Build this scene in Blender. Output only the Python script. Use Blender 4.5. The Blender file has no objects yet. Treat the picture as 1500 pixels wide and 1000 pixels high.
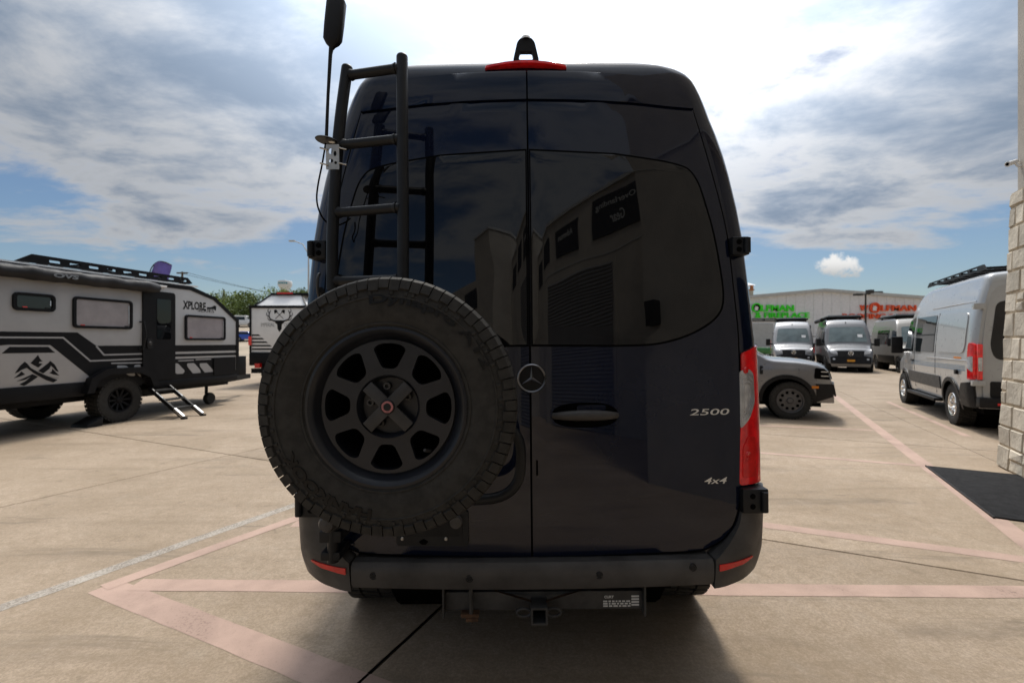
import bpy, bmesh, math, random
from mathutils import Vector, Matrix, Euler
random.seed(11)
sc = bpy.context.scene
COL = sc.collection
R = math.radians
F = 680.0            # focal length in photo pixels (1500 px wide)
CAMZ = 1.5
# ------------------------------------------------------------------ camera
cam_d = bpy.data.cameras.new('camera')
cam = bpy.data.objects.new('camera', cam_d)
COL.objects.link(cam)
cam.location = (0, 0, CAMZ)
cam.rotation_euler = (R(90), 0, 0)
cam_d.sensor_width = 36
cam_d.lens = F / 1500 * 36
cam_d.clip_start = 0.05
cam_d.clip_end = 3000
cam_d.dof.use_dof = True
cam_d.dof.focus_distance = 1.85
cam_d.dof.aperture_fstop = 3.6
sc.camera = cam
# ------------------------------------------------------------------ world
SUN_EL, SUN_AZ = R(60), R(9)           # azimuth from +Y towards +X
SUN = Vector((math.sin(SUN_AZ) * math.cos(SUN_EL), math.cos(SUN_AZ) * math.cos(SUN_EL), math.sin(SUN_EL)))
world = bpy.data.worlds.new('World')
sc.world = world
world.use_nodes = True
NT = world.node_tree
NT.nodes.clear()


class G:
    """tiny node-graph helper"""
    def __init__(s, nt): s.nt = nt
    def n(s, typ, **kw):
        nd = s.nt.nodes.new(typ)
        for k, v in kw.items(): setattr(nd, k, v)
        return nd
    def put(s, sock, v):
        if hasattr(v, 'is_output'): s.nt.links.new(v, sock)
        else: sock.default_value = v
    def m(s, op, a, b=0.0, c=0.0, clamp=False):
        nd = s.n('ShaderNodeMath', operation=op, use_clamp=clamp)
        s.put(nd.inputs[0], a); s.put(nd.inputs[1], b); s.put(nd.inputs[2], c)
        return nd.outputs[0]
    def vm(s, op, a, b=(0, 0, 0)):
        nd = s.n('ShaderNodeVectorMath', operation=op)
        s.put(nd.inputs[0], a); s.put(nd.inputs[1], b)
        return nd.outputs['Value'] if op == 'DOT_PRODUCT' else nd.outputs['Vector']
    def noise(s, vec, scale, detail=4, rough=.55, dist=0.0):
        nd = s.n('ShaderNodeTexNoise')
        s.put(nd.inputs['Vector'], vec)
        nd.inputs['Scale'].default_value = scale; nd.inputs['Detail'].default_value = detail
        nd.inputs['Roughness'].default_value = rough; nd.inputs['Distortion'].default_value = dist
        return nd.outputs['Fac']
    def ss(s, v, lo, hi, a=0.0, b=1.0):
        nd = s.n('ShaderNodeMapRange', interpolation_type='SMOOTHSTEP')
        s.put(nd.inputs[0], v); s.put(nd.inputs[1], lo); s.put(nd.inputs[2], hi)
        s.put(nd.inputs[3], a); s.put(nd.inputs[4], b)
        return nd.outputs[0]
    def mix(s, f, a, b):
        nd = s.n('ShaderNodeMix', data_type='RGBA')
        s.put(nd.inputs[0], f); s.put(nd.inputs[6], c4(a)); s.put(nd.inputs[7], c4(b))
        return nd.outputs[2]
    def mul(s, col, v):
        nd = s.n('ShaderNodeVectorMath', operation='SCALE')
        s.put(nd.inputs[0], col); s.put(nd.inputs[3], v)
        return nd.outputs[0]


def c4(a):
    if hasattr(a, 'is_output'): return a
    return (a[0], a[1], a[2], 1.0)


def make_sky():
    g = G(NT)
    out = g.n('ShaderNodeOutputWorld'); bg = g.n('ShaderNodeBackground')
    NT.links.new(bg.outputs[0], out.inputs[0])
    tc = g.n('ShaderNodeTexCoord'); d = tc.outputs['Generated']
    sky = g.n('ShaderNodeTexSky', sky_type='NISHITA', sun_disc=False)
    sky.sun_elevation = SUN_EL; sky.sun_rotation = SUN_AZ
    sky.air_density = 1.25; sky.dust_density = .25; sky.ozone_density = 1.0
    tn = g.n('ShaderNodeVectorMath', operation='MULTIPLY'); g.put(tn.inputs[0], sky.outputs[0]); tn.inputs[1].default_value = (.80, .90, 1.06)
    blue = g.mul(tn.outputs[0], SKY_K)
    sep = g.n('ShaderNodeSeparateXYZ'); g.put(sep.inputs[0], d)
    z = g.m('MAXIMUM', sep.outputs[2], 0.0)
    den = g.m('ADD', z, 0.13)
    cx = g.m('MULTIPLY', g.m('DIVIDE', sep.outputs[0], den), .78); cy = g.m('DIVIDE', sep.outputs[1], den)
    cmb = g.n('ShaderNodeCombineXYZ'); g.put(cmb.inputs[0], cx); g.put(cmb.inputs[1], cy); cmb.inputs[2].default_value = CLOUD_SEED
    p = cmb.outputs[0]
    big = g.noise(p, 0.55, 3, .5, .3)
    mid = g.noise(p, 1.9, 9, .60, .25)
    fine = g.noise(p, 4.0, 6, .6, .2)
    dens = g.m('ADD', g.m('ADD', g.m('MULTIPLY', big, .46), g.m('MULTIPLY', mid, .47)), g.m('MULTIPLY', fine, .07))
    # fewer clouds towards the horizon
    thin = g.ss(z, 0.02, 0.38, 0.15, 0.0)
    dens = g.m('SUBTRACT', dens, thin)
    cover = g.ss(dens, .40, .50)
    thick = g.ss(dens, .45, .60)
    dot = g.m('MAXIMUM', g.vm('DOT_PRODUCT', d, tuple(SUN)), 0.0)
    glow = g.m('POWER', dot, 7.0)
    lum = g.m('ADD', g.m('MULTIPLY', glow, GLOW), CLOUD_L)
    shade = g.m('SUBTRACT', 1.0, g.m('MULTIPLY', thick, .44))
    lum = g.m('MULTIPLY', lum, shade)
    ccol = g.mix(thick, (.97, .98, 1.0), (.52, .71, 1.0))
    ccol = g.mul(ccol, lum)
    cover = g.m('MULTIPLY', cover, g.ss(sep.outputs[2], .0, .05))
    colr = g.mix(cover, blue, ccol)
    # a few small cumulus puffs low in the sky
    fy = g.m('MAXIMUM', sep.outputs[1], .001)
    az = g.m('DIVIDE', sep.outputs[0], fy); el = g.m('DIVIDE', sep.outputs[2], fy)
    cmb2 = g.n('ShaderNodeCombineXYZ'); g.put(cmb2.inputs[0], az); g.put(cmb2.inputs[1], el)
    pn = g.noise(cmb2.outputs[0], 34, 7, .62, .3)
    for (pa, pe, wa, we, amp) in ((.707, .163, .058, .030, .95),):
        u = g.m('DIVIDE', g.m('SUBTRACT', az, pa), wa); v = g.m('DIVIDE', g.m('SUBTRACT', el, pe), we)
        r2 = g.m('ADD', g.m('MULTIPLY', u, u), g.m('MULTIPLY', v, v))
        fld = g.m('SUBTRACT', g.m('ADD', -.55, g.m('MULTIPLY', pn, 2.9)), r2)
        cv = g.m('MULTIPLY', g.ss(fld, .0, .75), amp)
        colr = g.mix(cv, colr, g.mul(c3node(g, (1, .99, .97)), g.ss(v, -.9, .5, 5.2, 9.0)))
    # bright forward-scattered veil round the sun
    veil = g.m('MULTIPLY', g.m('POWER', dot, 8.5), VEIL)
    nd = g.n('ShaderNodeVectorMath', operation='ADD')
    g.put(nd.inputs[0], colr); g.put(nd.inputs[1], g.mul(c3node(g, (1, .99, .97)), veil))
    NT.links.new(nd.outputs[0], bg.inputs[0])
    bg.inputs[1].default_value = 0.1


def c3node(g, c):
    nd = g.n('ShaderNodeCombineXYZ')
    for i in range(3): nd.inputs[i].default_value = c[i]
    return nd.outputs[0]


SKY_K, CLOUD_SEED, GLOW, CLOUD_L, VEIL = .70, 47.2, 34.0, 4.9, 16.0
make_sky()
sun_d = bpy.data.lights.new('sun', 'SUN')
sun_d.energy = 3.0; sun_d.angle = R(8.0); sun_d.color = (1.0, .935, .84)
sun_o = bpy.data.objects.new('sun', sun_d); COL.objects.link(sun_o)
sun_o.rotation_euler = (-SUN).to_track_quat('-Z', 'Y').to_euler()
sc.view_settings.view_transform = 'Standard'
sc.view_settings.look = 'None'
sc.view_settings.exposure = 0.0
sc.view_settings.gamma = 1.0
sc.view_settings.use_curve_mapping = False
sc.cycles.use_denoising = True
sc.cycles.max_bounces = 8
sc.cycles.caustics_reflective = False
sc.cycles.caustics_refractive = False

# ------------------------------------------------------------------ materials
MATS = {}


def mat(name, col, rough=.5, metal=0.0, coat=0.0, var=.12, scale=4.0, bump=0.0, bscale=80.0, spec=.35, rvar=.1, coat_rough=.04, orand=0.0):
    if name in MATS: return MATS[name]
    m = bpy.data.materials.new(name); m.use_nodes = True
    g = G(m.node_tree); b = m.node_tree.nodes['Principled BSDF']
    tc = g.n('ShaderNodeTexCoord'); v = tc.outputs['Object']
    n1 = g.noise(v, scale, 5, .6)
    f = g.ss(n1, .3, .7)
    lo = tuple(c * (1 - var) for c in col); hi = tuple(min(1, c * (1 + var)) for c in col)
    cc = g.mix(f, lo, hi)
    if orand:
        oi = g.n('ShaderNodeObjectInfo'); cc = g.mul(cc, g.ss(oi.outputs['Random'], 0, 1, 1 - orand, 1 + orand))
    g.put(b.inputs['Base Color'], cc)
    n2 = g.noise(v, scale * 2.7, 4, .6)
    g.put(b.inputs['Roughness'], g.ss(n2, .3, .7, max(.01, rough * (1 - rvar)), min(1, rough * (1 + rvar))))
    b.inputs['Metallic'].default_value = metal
    b.inputs['Specular IOR Level'].default_value = spec
    b.inputs['Coat Weight'].default_value = coat
    b.inputs['Coat Roughness'].default_value = coat_rough
    if bump:
        bp = g.n('ShaderNodeBump'); bp.inputs['Strength'].default_value = 1.0; bp.inputs['Distance'].default_value = bump
        g.put(bp.inputs['Height'], g.noise(v, bscale, 4, .6))
        m.node_tree.links.new(bp.outputs[0], b.inputs['Normal'])
    MATS[name] = m
    return m


def glassy(name, col, wob=0.0015, wscale=3.0, rough=.02, spec=.5):
    if name in MATS: return MATS[name]
    m = mat(name, col, rough, var=.05, spec=spec, rvar=.3)
    g = G(m.node_tree); b = m.node_tree.nodes['Principled BSDF']
    tc = g.n('ShaderNodeTexCoord')
    bp = g.n('ShaderNodeBump'); bp.inputs['Distance'].default_value = wob; bp.inputs['Strength'].default_value = 1.0
    g.put(bp.inputs['Height'], g.noise(tc.outputs['Object'], wscale, 1, .4))
    m.node_tree.links.new(bp.outputs[0], b.inputs['Normal'])
    return m


def concrete_mat():
    m = bpy.data.materials.new('concrete'); m.use_nodes = True
    g = G(m.node_tree); b = m.node_tree.nodes['Principled BSDF']
    geo = g.n('ShaderNodeNewGeometry'); p = geo.outputs['Position']
    mp = g.n('ShaderNodeMapping'); g.put(mp.inputs[0], p); mp.inputs['Rotation'].default_value = (0, 0, R(25)); mp.inputs['Scale'].default_value = (.35, 2.6, 1)
    streak = g.noise(mp.outputs[0], 1.3, 6, .62, .4)
    mp2 = g.n('ShaderNodeMapping'); g.put(mp2.inputs[0], p); mp2.inputs['Rotation'].default_value = (0, 0, R(-12)); mp2.inputs['Scale'].default_value = (.5, 3.2, 1)
    skid = g.noise(mp2.outputs[0], 1.1, 8, .7, .6)
    blotch = g.noise(p, .8, 6, .6, .3)
    spot = g.noise(p, 5.5, 6, .62, .5)
    fine = g.noise(p, 62, 4, .75)
    grit = g.noise(p, 240, 2, .6)
    mot = g.noise(p, 17, 5, .7, .4)
    c = g.mix(g.ss(blotch, .3, .7), (.322, .247, .176), (.450, .355, .268))
    c = g.mix(g.m('MULTIPLY', g.ss(mot, .36, .66), .42), c, (.225, .172, .108))
    c = g.mix(g.m('MULTIPLY', g.ss(streak, .48, .72), .45), c, (.205, .155, .104))
    c = g.mix(g.m('MULTIPLY', g.ss(skid, .53, .72), .78), c, (.140, .113, .085))
    c = g.mix(g.m('MULTIPLY', g.ss(spot, .57, .76), .50), c, (.16, .130, .10))
    c = g.mix(g.m('MULTIPLY', g.ss(spot, .26, .40, 1, 0), .30), c, (.41, .345, .27))
    c = g.mix(g.m('MULTIPLY', g.ss(fine, .36, .60), .50), c, (.20, .152, .10))
    c = g.mix(g.m('MULTIPLY', g.ss(grit, .59, .70), .65), c, (.12, .095, .07))
    oi = g.n('ShaderNodeObjectInfo')
    k = g.ss(oi.outputs['Random'], 0, 1, .93, 1.06)
    g.put(b.inputs['Base Color'], g.mul(c, k))
    g.put(b.inputs['Roughness'], g.ss(spot, .3, .7, .72, .9))
    b.inputs['Specular IOR Level'].default_value = .3
    bp = g.n('ShaderNodeBump'); bp.inputs['Distance'].default_value = .0016; bp.inputs['Strength'].default_value = .8
    g.put(bp.inputs['Height'], g.m('ADD', fine, g.m('MULTIPLY', grit, .6)))
    m.node_tree.links.new(bp.outputs[0], b.inputs['Normal'])
    return m


def paint_mat(name, col, wear):
    m = bpy.data.materials.new(name); m.use_nodes = True
    nt = m.node_tree; g = G(nt); b = nt.nodes['Principled BSDF']; out = nt.nodes['Material Output']
    geo = g.n('ShaderNodeNewGeometry'); p = geo.outputs['Position']
    n1 = g.noise(p, 2.2, 6, .62, .4); n2 = g.noise(p, 60, 4, .7); n3 = g.noise(p, 260, 2, .6)
    c = g.mix(g.ss(n1, .3, .7), tuple(x * .84 for x in col), tuple(x * 1.1 for x in col))
    c = g.mix(g.m('MULTIPLY', g.ss(n3, .58, .7), .4), c, (.2, .15, .12))
    g.put(b.inputs['Base Color'], c); b.inputs['Roughness'].default_value = .75; b.inputs['Specular IOR Level'].default_value = .3
    tr = g.n('ShaderNodeBsdfTransparent'); mx = g.n('ShaderNodeMixShader')
    a = g.m('ADD', g.m('MULTIPLY', n1, .45), g.m('MULTIPLY', n2, .55))
    g.put(mx.inputs[0], g.ss(a, wear - .10, wear + .12, .35, .93))
    nt.links.new(tr.outputs[0], mx.inputs[1]); nt.links.new(b.outputs[0], mx.inputs[2])
    nt.links.new(mx.outputs[0], out.inputs[0])
    return m


def ribbed(name, col, scale, axis='X', depth=.02, rough=.5):
    m = mat(name, col, rough, var=.06)
    g = G(m.node_tree); b = m.node_tree.nodes['Principled BSDF']
    tc = g.n('ShaderNodeTexCoord')
    w = g.n('ShaderNodeTexWave', wave_type='BANDS', bands_direction=axis, wave_profile='SIN')
    g.put(w.inputs['Vector'], tc.outputs['Object']); w.inputs['Scale'].default_value = scale
    bp = g.n('ShaderNodeBump'); bp.inputs['Distance'].default_value = depth; bp.inputs['Strength'].default_value = 1
    g.put(bp.inputs['Height'], w.outputs['Fac'])
    m.node_tree.links.new(bp.outputs[0], b.inputs['Normal'])
    return m


M_CONC = concrete_mat()
M_NAVY = mat('navy_paint', (.0024, .0048, .0165), .3, metal=.0, coat=.85, var=.15, spec=.04, rvar=.35, coat_rough=.025, scale=2.0)
M_PGLASS = glassy('privacy_glass', (.003, .003, .0035), .004, 2.3, .012, .5)
M_GLASS = glassy('car_glass', (.012, .016, .018), .001, 3, .02, .6)
M_BLKP = mat('black_plastic', (.011, .011, .012), .5, var=.2, scale=7, bump=.0004, bscale=500, spec=.2)
M_DBLK = mat('deep_black', (.002, .002, .002), .8, var=.1, spec=.05)
M_BUMP = mat('bumper_plastic', (.058, .055, .053), .42, var=.3, scale=5, bump=.0005, bscale=420, rvar=.25, spec=.25)
M_PCOAT = mat('powder_coat', (.010, .011, .013), .42, var=.2, scale=9, bump=.0003, bscale=700, spec=.25)
M_RUBBER = mat('tyre_rubber', (.030, .029, .027), .75, var=.22, scale=30, bump=.0006, bscale=160, spec=.2)
M_RUBL = mat('tyre_lettering', (.008, .008, .008), .4, var=.25, scale=9, spec=.2)
M_RIMB = mat('rim_black', (.012, .0135, .018), .33, var=.2, scale=8, spec=.35)
M_RED = mat('red_lens', (.80, .012, .014), .12, coat=1, var=.25, scale=18, rvar=.3)
M_REDR = mat('red_reflector', (.62, .012, .010), .25, coat=.5, var=.15, scale=30)
M_CLEAR = mat('clear_lens', (.50, .50, .50), .18, coat=1, var=.25, scale=25, metal=.3)
M_CHROME = mat('chrome', (.72, .71, .69), .16, metal=1, var=.06)
M_ALU = mat('aluminium', (.55, .55, .56), .32, metal=1, var=.12, scale=12)
M_GALV = mat('zinc_plate', (.48, .46, .42), .42, metal=.8, var=.2, scale=14)
M_RUST = mat('rusty_steel', (.075, .040, .022), .85, var=.45, scale=20, bump=.001, bscale=90)
M_STEEL = mat('dark_steel', (.045, .044, .043), .5, metal=.1, var=.3, scale=10)
M_TGREY = mat('trailer_panel', (.34, .34, .345), .38, coat=.25, var=.05, scale=2)
M_TBLK = mat('trailer_black', (.009, .009, .010), .45, var=.15, scale=4, bump=.0004, bscale=240, spec=.12)
M_SHADE = mat('window_blind', (.28, .255, .27), .35, coat=.6, var=.12, scale=3)
M_WHITE = mat('white_panel', (.78, .78, .77), .35, coat=.2, var=.04)
M_SUVG = mat('grey_car_paint', (.19, .19, .195), .3, metal=.35, coat=1, var=.06)
M_SILV = mat('silver_grey_paint', (.36, .37, .375), .3, metal=.15, coat=.8, var=.04)
M_SPRG = mat('grey_van_paint', (.30, .30, .305), .3, metal=.35, coat=.8, var=.05)
M_SPRD = mat('dark_grey_van_paint', (.15, .15, .153), .3, metal=.35, coat=.8, var=.05)
M_TAN = mat('sand_van_paint', (.27, .255, .23), .35, metal=.1, coat=.6, var=.05)
M_ORANGE = mat('orange_plastic', (.65, .20, .01), .4, var=.1)
M_YEL = mat('orange_plate', (.62, .27, .02), .5, var=.1)
M_BLUEST = mat('blue_stripe', (.13, .20, .27), .4, coat=.4, var=.08)
M_GREEN = mat('green_sign', (.05, .80, .02), .4, var=.08)
M_ORSIGN = mat('orange_sign', (.80, .105, .03), .4, var=.08)
M_METALW = ribbed('metal_wall', (.82, .82, .84), 5.5, 'X', .012, .45)
M_ROOFT = mat('roof_trim', (.46, .46, .45), .5, var=.06)
M_STUCCO = mat('stucco', (.42, .385, .335), .9, var=.09, scale=2.2, bump=.004, bscale=55)
M_STONE = mat('limestone', (.56, .50, .405), .9, orand=.16, var=.16, scale=3.2, bump=.012, bscale=16)
M_MORTAR = mat('mortar', (.44, .35, .24), .95, var=.2, scale=9, bump=.004, bscale=60)
M_BANNER = mat('banner_black', (.012, .012, .015), .6, var=.1)
M_LETW = mat('banner_letters', (.6, .6, .58), .6, var=.05)
M_ROLLUP = mat('rollup_grey', (.20, .20, .205), .45, var=.08)
M_MAT = mat('rubber_mat', (.018, .018, .019), .95, var=.25, scale=12, bump=.003, bscale=300, spec=.15)
M_LEAF = mat('leaf_green', (.16, .215, .03), .65, var=.45, scale=.6)
M_LEAFD = mat('leaf_dark', (.085, .125, .022), .65, var=.45, scale=.6)
M_BARK = mat('bark', (.09, .065, .045), .9, var=.3, scale=3, bump=.02, bscale=12)
M_WOOD = mat('pole_wood', (.10, .075, .055), .9, var=.3, scale=6)
M_CREAM = mat('cream_render', (.52, .47, .36), .85, var=.1)
M_COPPER = mat('copper_cap', (.45, .16, .05), .5, var=.2)
M_BLUECAR = mat('blue_car_paint', (.01, .06, .42), .25, coat=1, var=.05)
M_WHITECAR = mat('white_car_paint', (.7, .7, .7), .3, coat=1, var=.04)
M_PURPLE = mat('purple_flag', (.16, .13, .42), .7, var=.2, scale=3)
M_TOWER = mat('tower_white', (.62, .64, .64), .6, var=.06)
M_TEAL = mat('teal_paint', (.05, .25, .33), .6, var=.1)
M_DIRT = mat('dry_lot', (.33, .27, .20), .95, var=.25, scale=.15)
M_SCREEN = mat('white_lens', (.75, .75, .75), .3, var=.03)
M_PINK = paint_mat('faded_red_paint', (.445, .312, .250), .34)
M_WPAINT = paint_mat('faded_white_paint', (.43, .385, .33), .45)

# ------------------------------------------------------------------ helpers


def link(o, parent=None):
    COL.objects.link(o)
    if parent is not None: o.parent = parent
    return o


def tag(o, label, cat, group=None):
    o['label'] = label; o['category'] = cat
    if group: o['group'] = group
    return o


def thing(name, label, cat, loc=(0, 0, 0), rz=0.0, group=None):
    o = bpy.data.objects.new(name, None); link(o)
    o.empty_display_size = .2
    o.location = loc; o.rotation_euler = (0, 0, rz)
    return tag(o, label, cat, group)


def struct(o):
    o['kind'] = 'structure'; return o


def meshobj(name, verts, faces, m, parent=None, smooth=None, bevel=0.0, bseg=2):
    me = bpy.data.meshes.new(name)
    me.from_pydata([tuple(v) for v in verts], [], faces)
    if bevel:
        bm = bmesh.new(); bm.from_mesh(me)
        bmesh.ops.remove_doubles(bm, verts=bm.verts, dist=1e-5)
        bmesh.ops.recalc_face_normals(bm, faces=bm.faces)
        es = [e for e in bm.edges if len(e.link_faces) == 2 and e.calc_face_angle(0) > R(25)]
        bmesh.ops.bevel(bm, geom=es, offset=bevel, segments=bseg, affect='EDGES', profile=.6)
        bm.to_mesh(me); bm.free()
        if smooth is None: smooth = 35
    else:
        bm = bmesh.new(); bm.from_mesh(me)
        bmesh.ops.recalc_face_normals(bm, faces=bm.faces)
        bm.to_mesh(me); bm.free()
    if smooth:
        me.shade_smooth(); me.set_sharp_from_angle(angle=R(smooth))
    me.materials.append(m)
    o = bpy.data.objects.new(name, me)
    return link(o, parent)


class MB:
    def __init__(s): s.v = []; s.f = []
    def add(s, vs, fs):
        n = len(s.v); s.v += [Vector(v) for v in vs]; s.f += [tuple(i + n for i in f) for f in fs]; return s
    def box(s, x0, x1, y0, y1, z0, z1):
        return s.add([(x0, y0, z0), (x1, y0, z0), (x1, y1, z0), (x0, y1, z0), (x0, y0, z1), (x1, y0, z1), (x1, y1, z1), (x0, y1, z1)],
                     [(0, 3, 2, 1), (4, 5, 6, 7), (0, 1, 5, 4), (1, 2, 6, 5), (2, 3, 7, 6), (3, 0, 4, 7)])
    def obox(s, c, ax, ay, az):
        c = Vector(c); ax = Vector(ax); ay = Vector(ay); az = Vector(az)
        vs = [c + ax * i + ay * j + az * k for k in (-1, 1) for j, i in ((-1, -1), (-1, 1), (1, 1), (1, -1))]
        return s.add(vs, [(0, 3, 2, 1), (4, 5, 6, 7), (0, 1, 5, 4), (1, 2, 6, 5), (2, 3, 7, 6), (3, 0, 4, 7)])
    def bar(s, p0, p1, w, h, up=(0, 0, 1)):
        p0 = Vector(p0); p1 = Vector(p1); d = (p1 - p0); L = d.length; d = d / L
        side = d.cross(Vector(up))
        if side.length < 1e-4: side = d.cross(Vector((1, 0, 0)))
        side.normalize(); u = side.cross(d)
        return s.obox((p0 + p1) / 2, d * L / 2, side * w / 2, u * h / 2)
    def tube(s, path, r, n=12, cap=True):
        P = [Vector(p) for p in path]; rs = r if isinstance(r, (list, tuple)) else [r] * len(P)
        t0 = (P[1] - P[0]).normalized()
        nrm = t0.orthogonal().normalized(); base = len(s.v)
        for i, p in enumerate(P):
            if i == 0: t = t0
            elif i == len(P) - 1: t = (P[i] - P[i - 1]).normalized()
            else: t = ((P[i + 1] - p).normalized() + (p - P[i - 1]).normalized()).normalized()
            nrm = (nrm - t * nrm.dot(t)).normalized(); bi = t.cross(nrm)
            for k in range(n):
                a = 2 * math.pi * k / n
                s.v.append(p + (nrm * math.cos(a) + bi * math.sin(a)) * rs[i])
        for i in range(len(P) - 1):
            for k in range(n):
                a = base + i * n + k; b = base + i * n + (k + 1) % n
                s.f.append((a, b, b + n, a + n))
        if cap:
            s.f.append(tuple(base + k for k in reversed(range(n))))
            e = base + (len(P) - 1) * n
            s.f.append(tuple(e + k for k in range(n)))
        return s
    def lathe(s, prof, c, axis, n=32, close=False):
        """prof: (radius, height along axis)"""
        c = Vector(c); ax = Vector(axis).normalized(); e1 = ax.orthogonal().normalized(); e2 = ax.cross(e1); base = len(s.v); m = len(prof)
        for (r, h) in prof:
            for k in range(n):
                a = 2 * math.pi * k / n
                s.v.append(c + ax * h + (e1 * math.cos(a) + e2 * math.sin(a)) * max(r, 1e-4))
        for i in range(m if close else m - 1):
            j = (i + 1) % m
            for k in range(n):
                s.f.append((base + i * n + k, base + i * n + (k + 1) % n, base + j * n + (k + 1) % n, base + j * n + k))
        return s
    def prism(s, poly, mapf, d0, d1):
        n = len(poly)
        vs = [mapf(u, v, d0) for u, v in poly] + [mapf(u, v, d1) for u, v in poly]
        fs = [tuple(reversed(range(n))), tuple(range(n, 2 * n))]
        for i in range(n):
            j = (i + 1) % n
            fs.append((i, j, n + j, n + i))
        return s.add(vs, fs)
    def build(s, name, m, parent=None, smooth=None, bevel=0.0, bseg=2):
        return meshobj(name, s.v, s.f, m, parent, smooth, bevel, bseg)


def offset_poly(P, d):
    """move an outline outwards by d (polygon may run either way)"""
    n = len(P); A = sum(P[i][0] * P[(i + 1) % n][1] - P[(i + 1) % n][0] * P[i][1] for i in range(n)); sg = 1 if A > 0 else -1; out = []
    for i in range(n):
        p = Vector(P[i]); a = (p - Vector(P[i - 1])); b = (Vector(P[(i + 1) % n]) - p)
        a = a.normalized() if a.length > 1e-9 else b.normalized(); b = b.normalized() if b.length > 1e-9 else a
        na = Vector((a.y, -a.x)) * sg; nb = Vector((b.y, -b.x)) * sg; m = na + nb
        if m.length < 1e-6: m = na
        m.normalize(); k = d / max(.5, m.dot(na)); out.append((p.x + m.x * k, p.y + m.y * k))
    return out


def patch(name, poly, mapf, d0, d1, m, parent=None, step=None, smooth=40, holes=None, edge=0.0):
    """a panel cut to a 2-D outline and laid on a surface, with thickness"""
    bm = bmesh.new()
    def loop(pts):
        vs = [bm.verts.new((p[0], p[1], 0)) for p in pts]
        return vs, [bm.edges.new((vs[i], vs[(i + 1) % len(vs)])) for i in range(len(vs))]
    vs, es = loop(poly)
    if holes:
        for h in holes: es += loop(h)[1]
        bmesh.ops.triangle_fill(bm, use_beauty=True, edges=es)
    else:
        bm.faces.new(vs)
    if edge:
        bmesh.ops.inset_region(bm, faces=bm.faces[:], thickness=edge, depth=0, use_even_offset=True)
    if step:
        for ax in (0, 1):
            lo = min(p[ax] for p in poly); hi = max(p[ax] for p in poly)
            st = step if not isinstance(step, (tuple, list)) else step[ax]
            if not st: continue
            k = math.floor(lo / st) + 1
            while k * st < hi - 1e-4:
                co = [0, 0, 0]; no = [0, 0, 0]; co[ax] = k * st; no[ax] = 1
                bmesh.ops.bisect_plane(bm, geom=bm.verts[:] + bm.edges[:] + bm.faces[:], dist=1e-5, plane_co=co, plane_no=no)
                k += 1
        bmesh.ops.remove_doubles(bm, verts=bm.verts, dist=1e-5)
    bm.verts.ensure_lookup_table()
    rim_v = {v for e in bm.edges if len(e.link_faces) == 1 for v in e.verts} if edge else ()
    verts = [Vector(mapf(v.co.x, v.co.y, d1 - (min(edge, (d1 - d0) * .7) if v in rim_v else 0))) for v in bm.verts]
    idx = {v: i for i, v in enumerate(bm.verts)}
    faces = [tuple(idx[v] for v in f.verts) for f in bm.faces]
    back = {}
    for e in bm.edges:
        if len(e.link_faces) == 1:
            for v in e.verts:
                if v not in back:
                    back[v] = len(verts); verts.append(Vector(mapf(v.co.x, v.co.y, d0)))
            a, b = e.verts
            faces.append((idx[a], idx[b], back[b], back[a]))
    bm.free()
    return meshobj(name, verts, faces, m, parent, smooth)


def rrect(u0, v0, u1, v1, r, n=5):
    r = min(r, abs(u1 - u0) / 2 - 1e-5, abs(v1 - v0) / 2 - 1e-5)
    pts = []
    for (cx, cy, a0) in ((u1 - r, v1 - r, 0), (u0 + r, v1 - r, 90), (u0 + r, v0 + r, 180), (u1 - r, v0 + r, 270)):
        for k in range(n + 1):
            a = R(a0 + 90 * k / n); pts.append((cx + r * math.cos(a), cy + r * math.sin(a)))
    return pts


def rpoly(pts, r, n=5):
    """round the corners of a polygon"""
    out = []
    N = len(pts)
    for i in range(N):
        p = Vector(pts[i][:2]).to_2d(); a = Vector(pts[i - 1][:2]).to_2d(); b = Vector(pts[(i + 1) % N][:2]).to_2d()
        da = a - p; db = b - p
        rr = min(r, da.length * .45, db.length * .45)
        pa = p + da.normalized() * rr; pb = p + db.normalized() * rr
        for k in range(n + 1):
            t = k / n
            q = pa * (1 - t) ** 2 + p * 2 * t * (1 - t) + pb * t * t
            out.append((q.x, q.y))
    return out


def spline(pts, n=6):
    """Catmull-Rom through an open list of 2-D points"""
    P = [Vector(p) for p in pts]; out = []
    for i in range(len(P) - 1):
        p0 = P[max(i - 1, 0)]; p1 = P[i]; p2 = P[i + 1]; p3 = P[min(i + 2, len(P) - 1)]
        for k in range(n):
            t = k / n
            out.append(tuple(.5 * ((2 * p1) + (p2 - p0) * t + (2 * p0 - 5 * p1 + 4 * p2 - p3) * t * t + (3 * p1 - p0 - 3 * p2 + p3) * t ** 3)))
    out.append(tuple(P[-1]))
    return out


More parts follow.
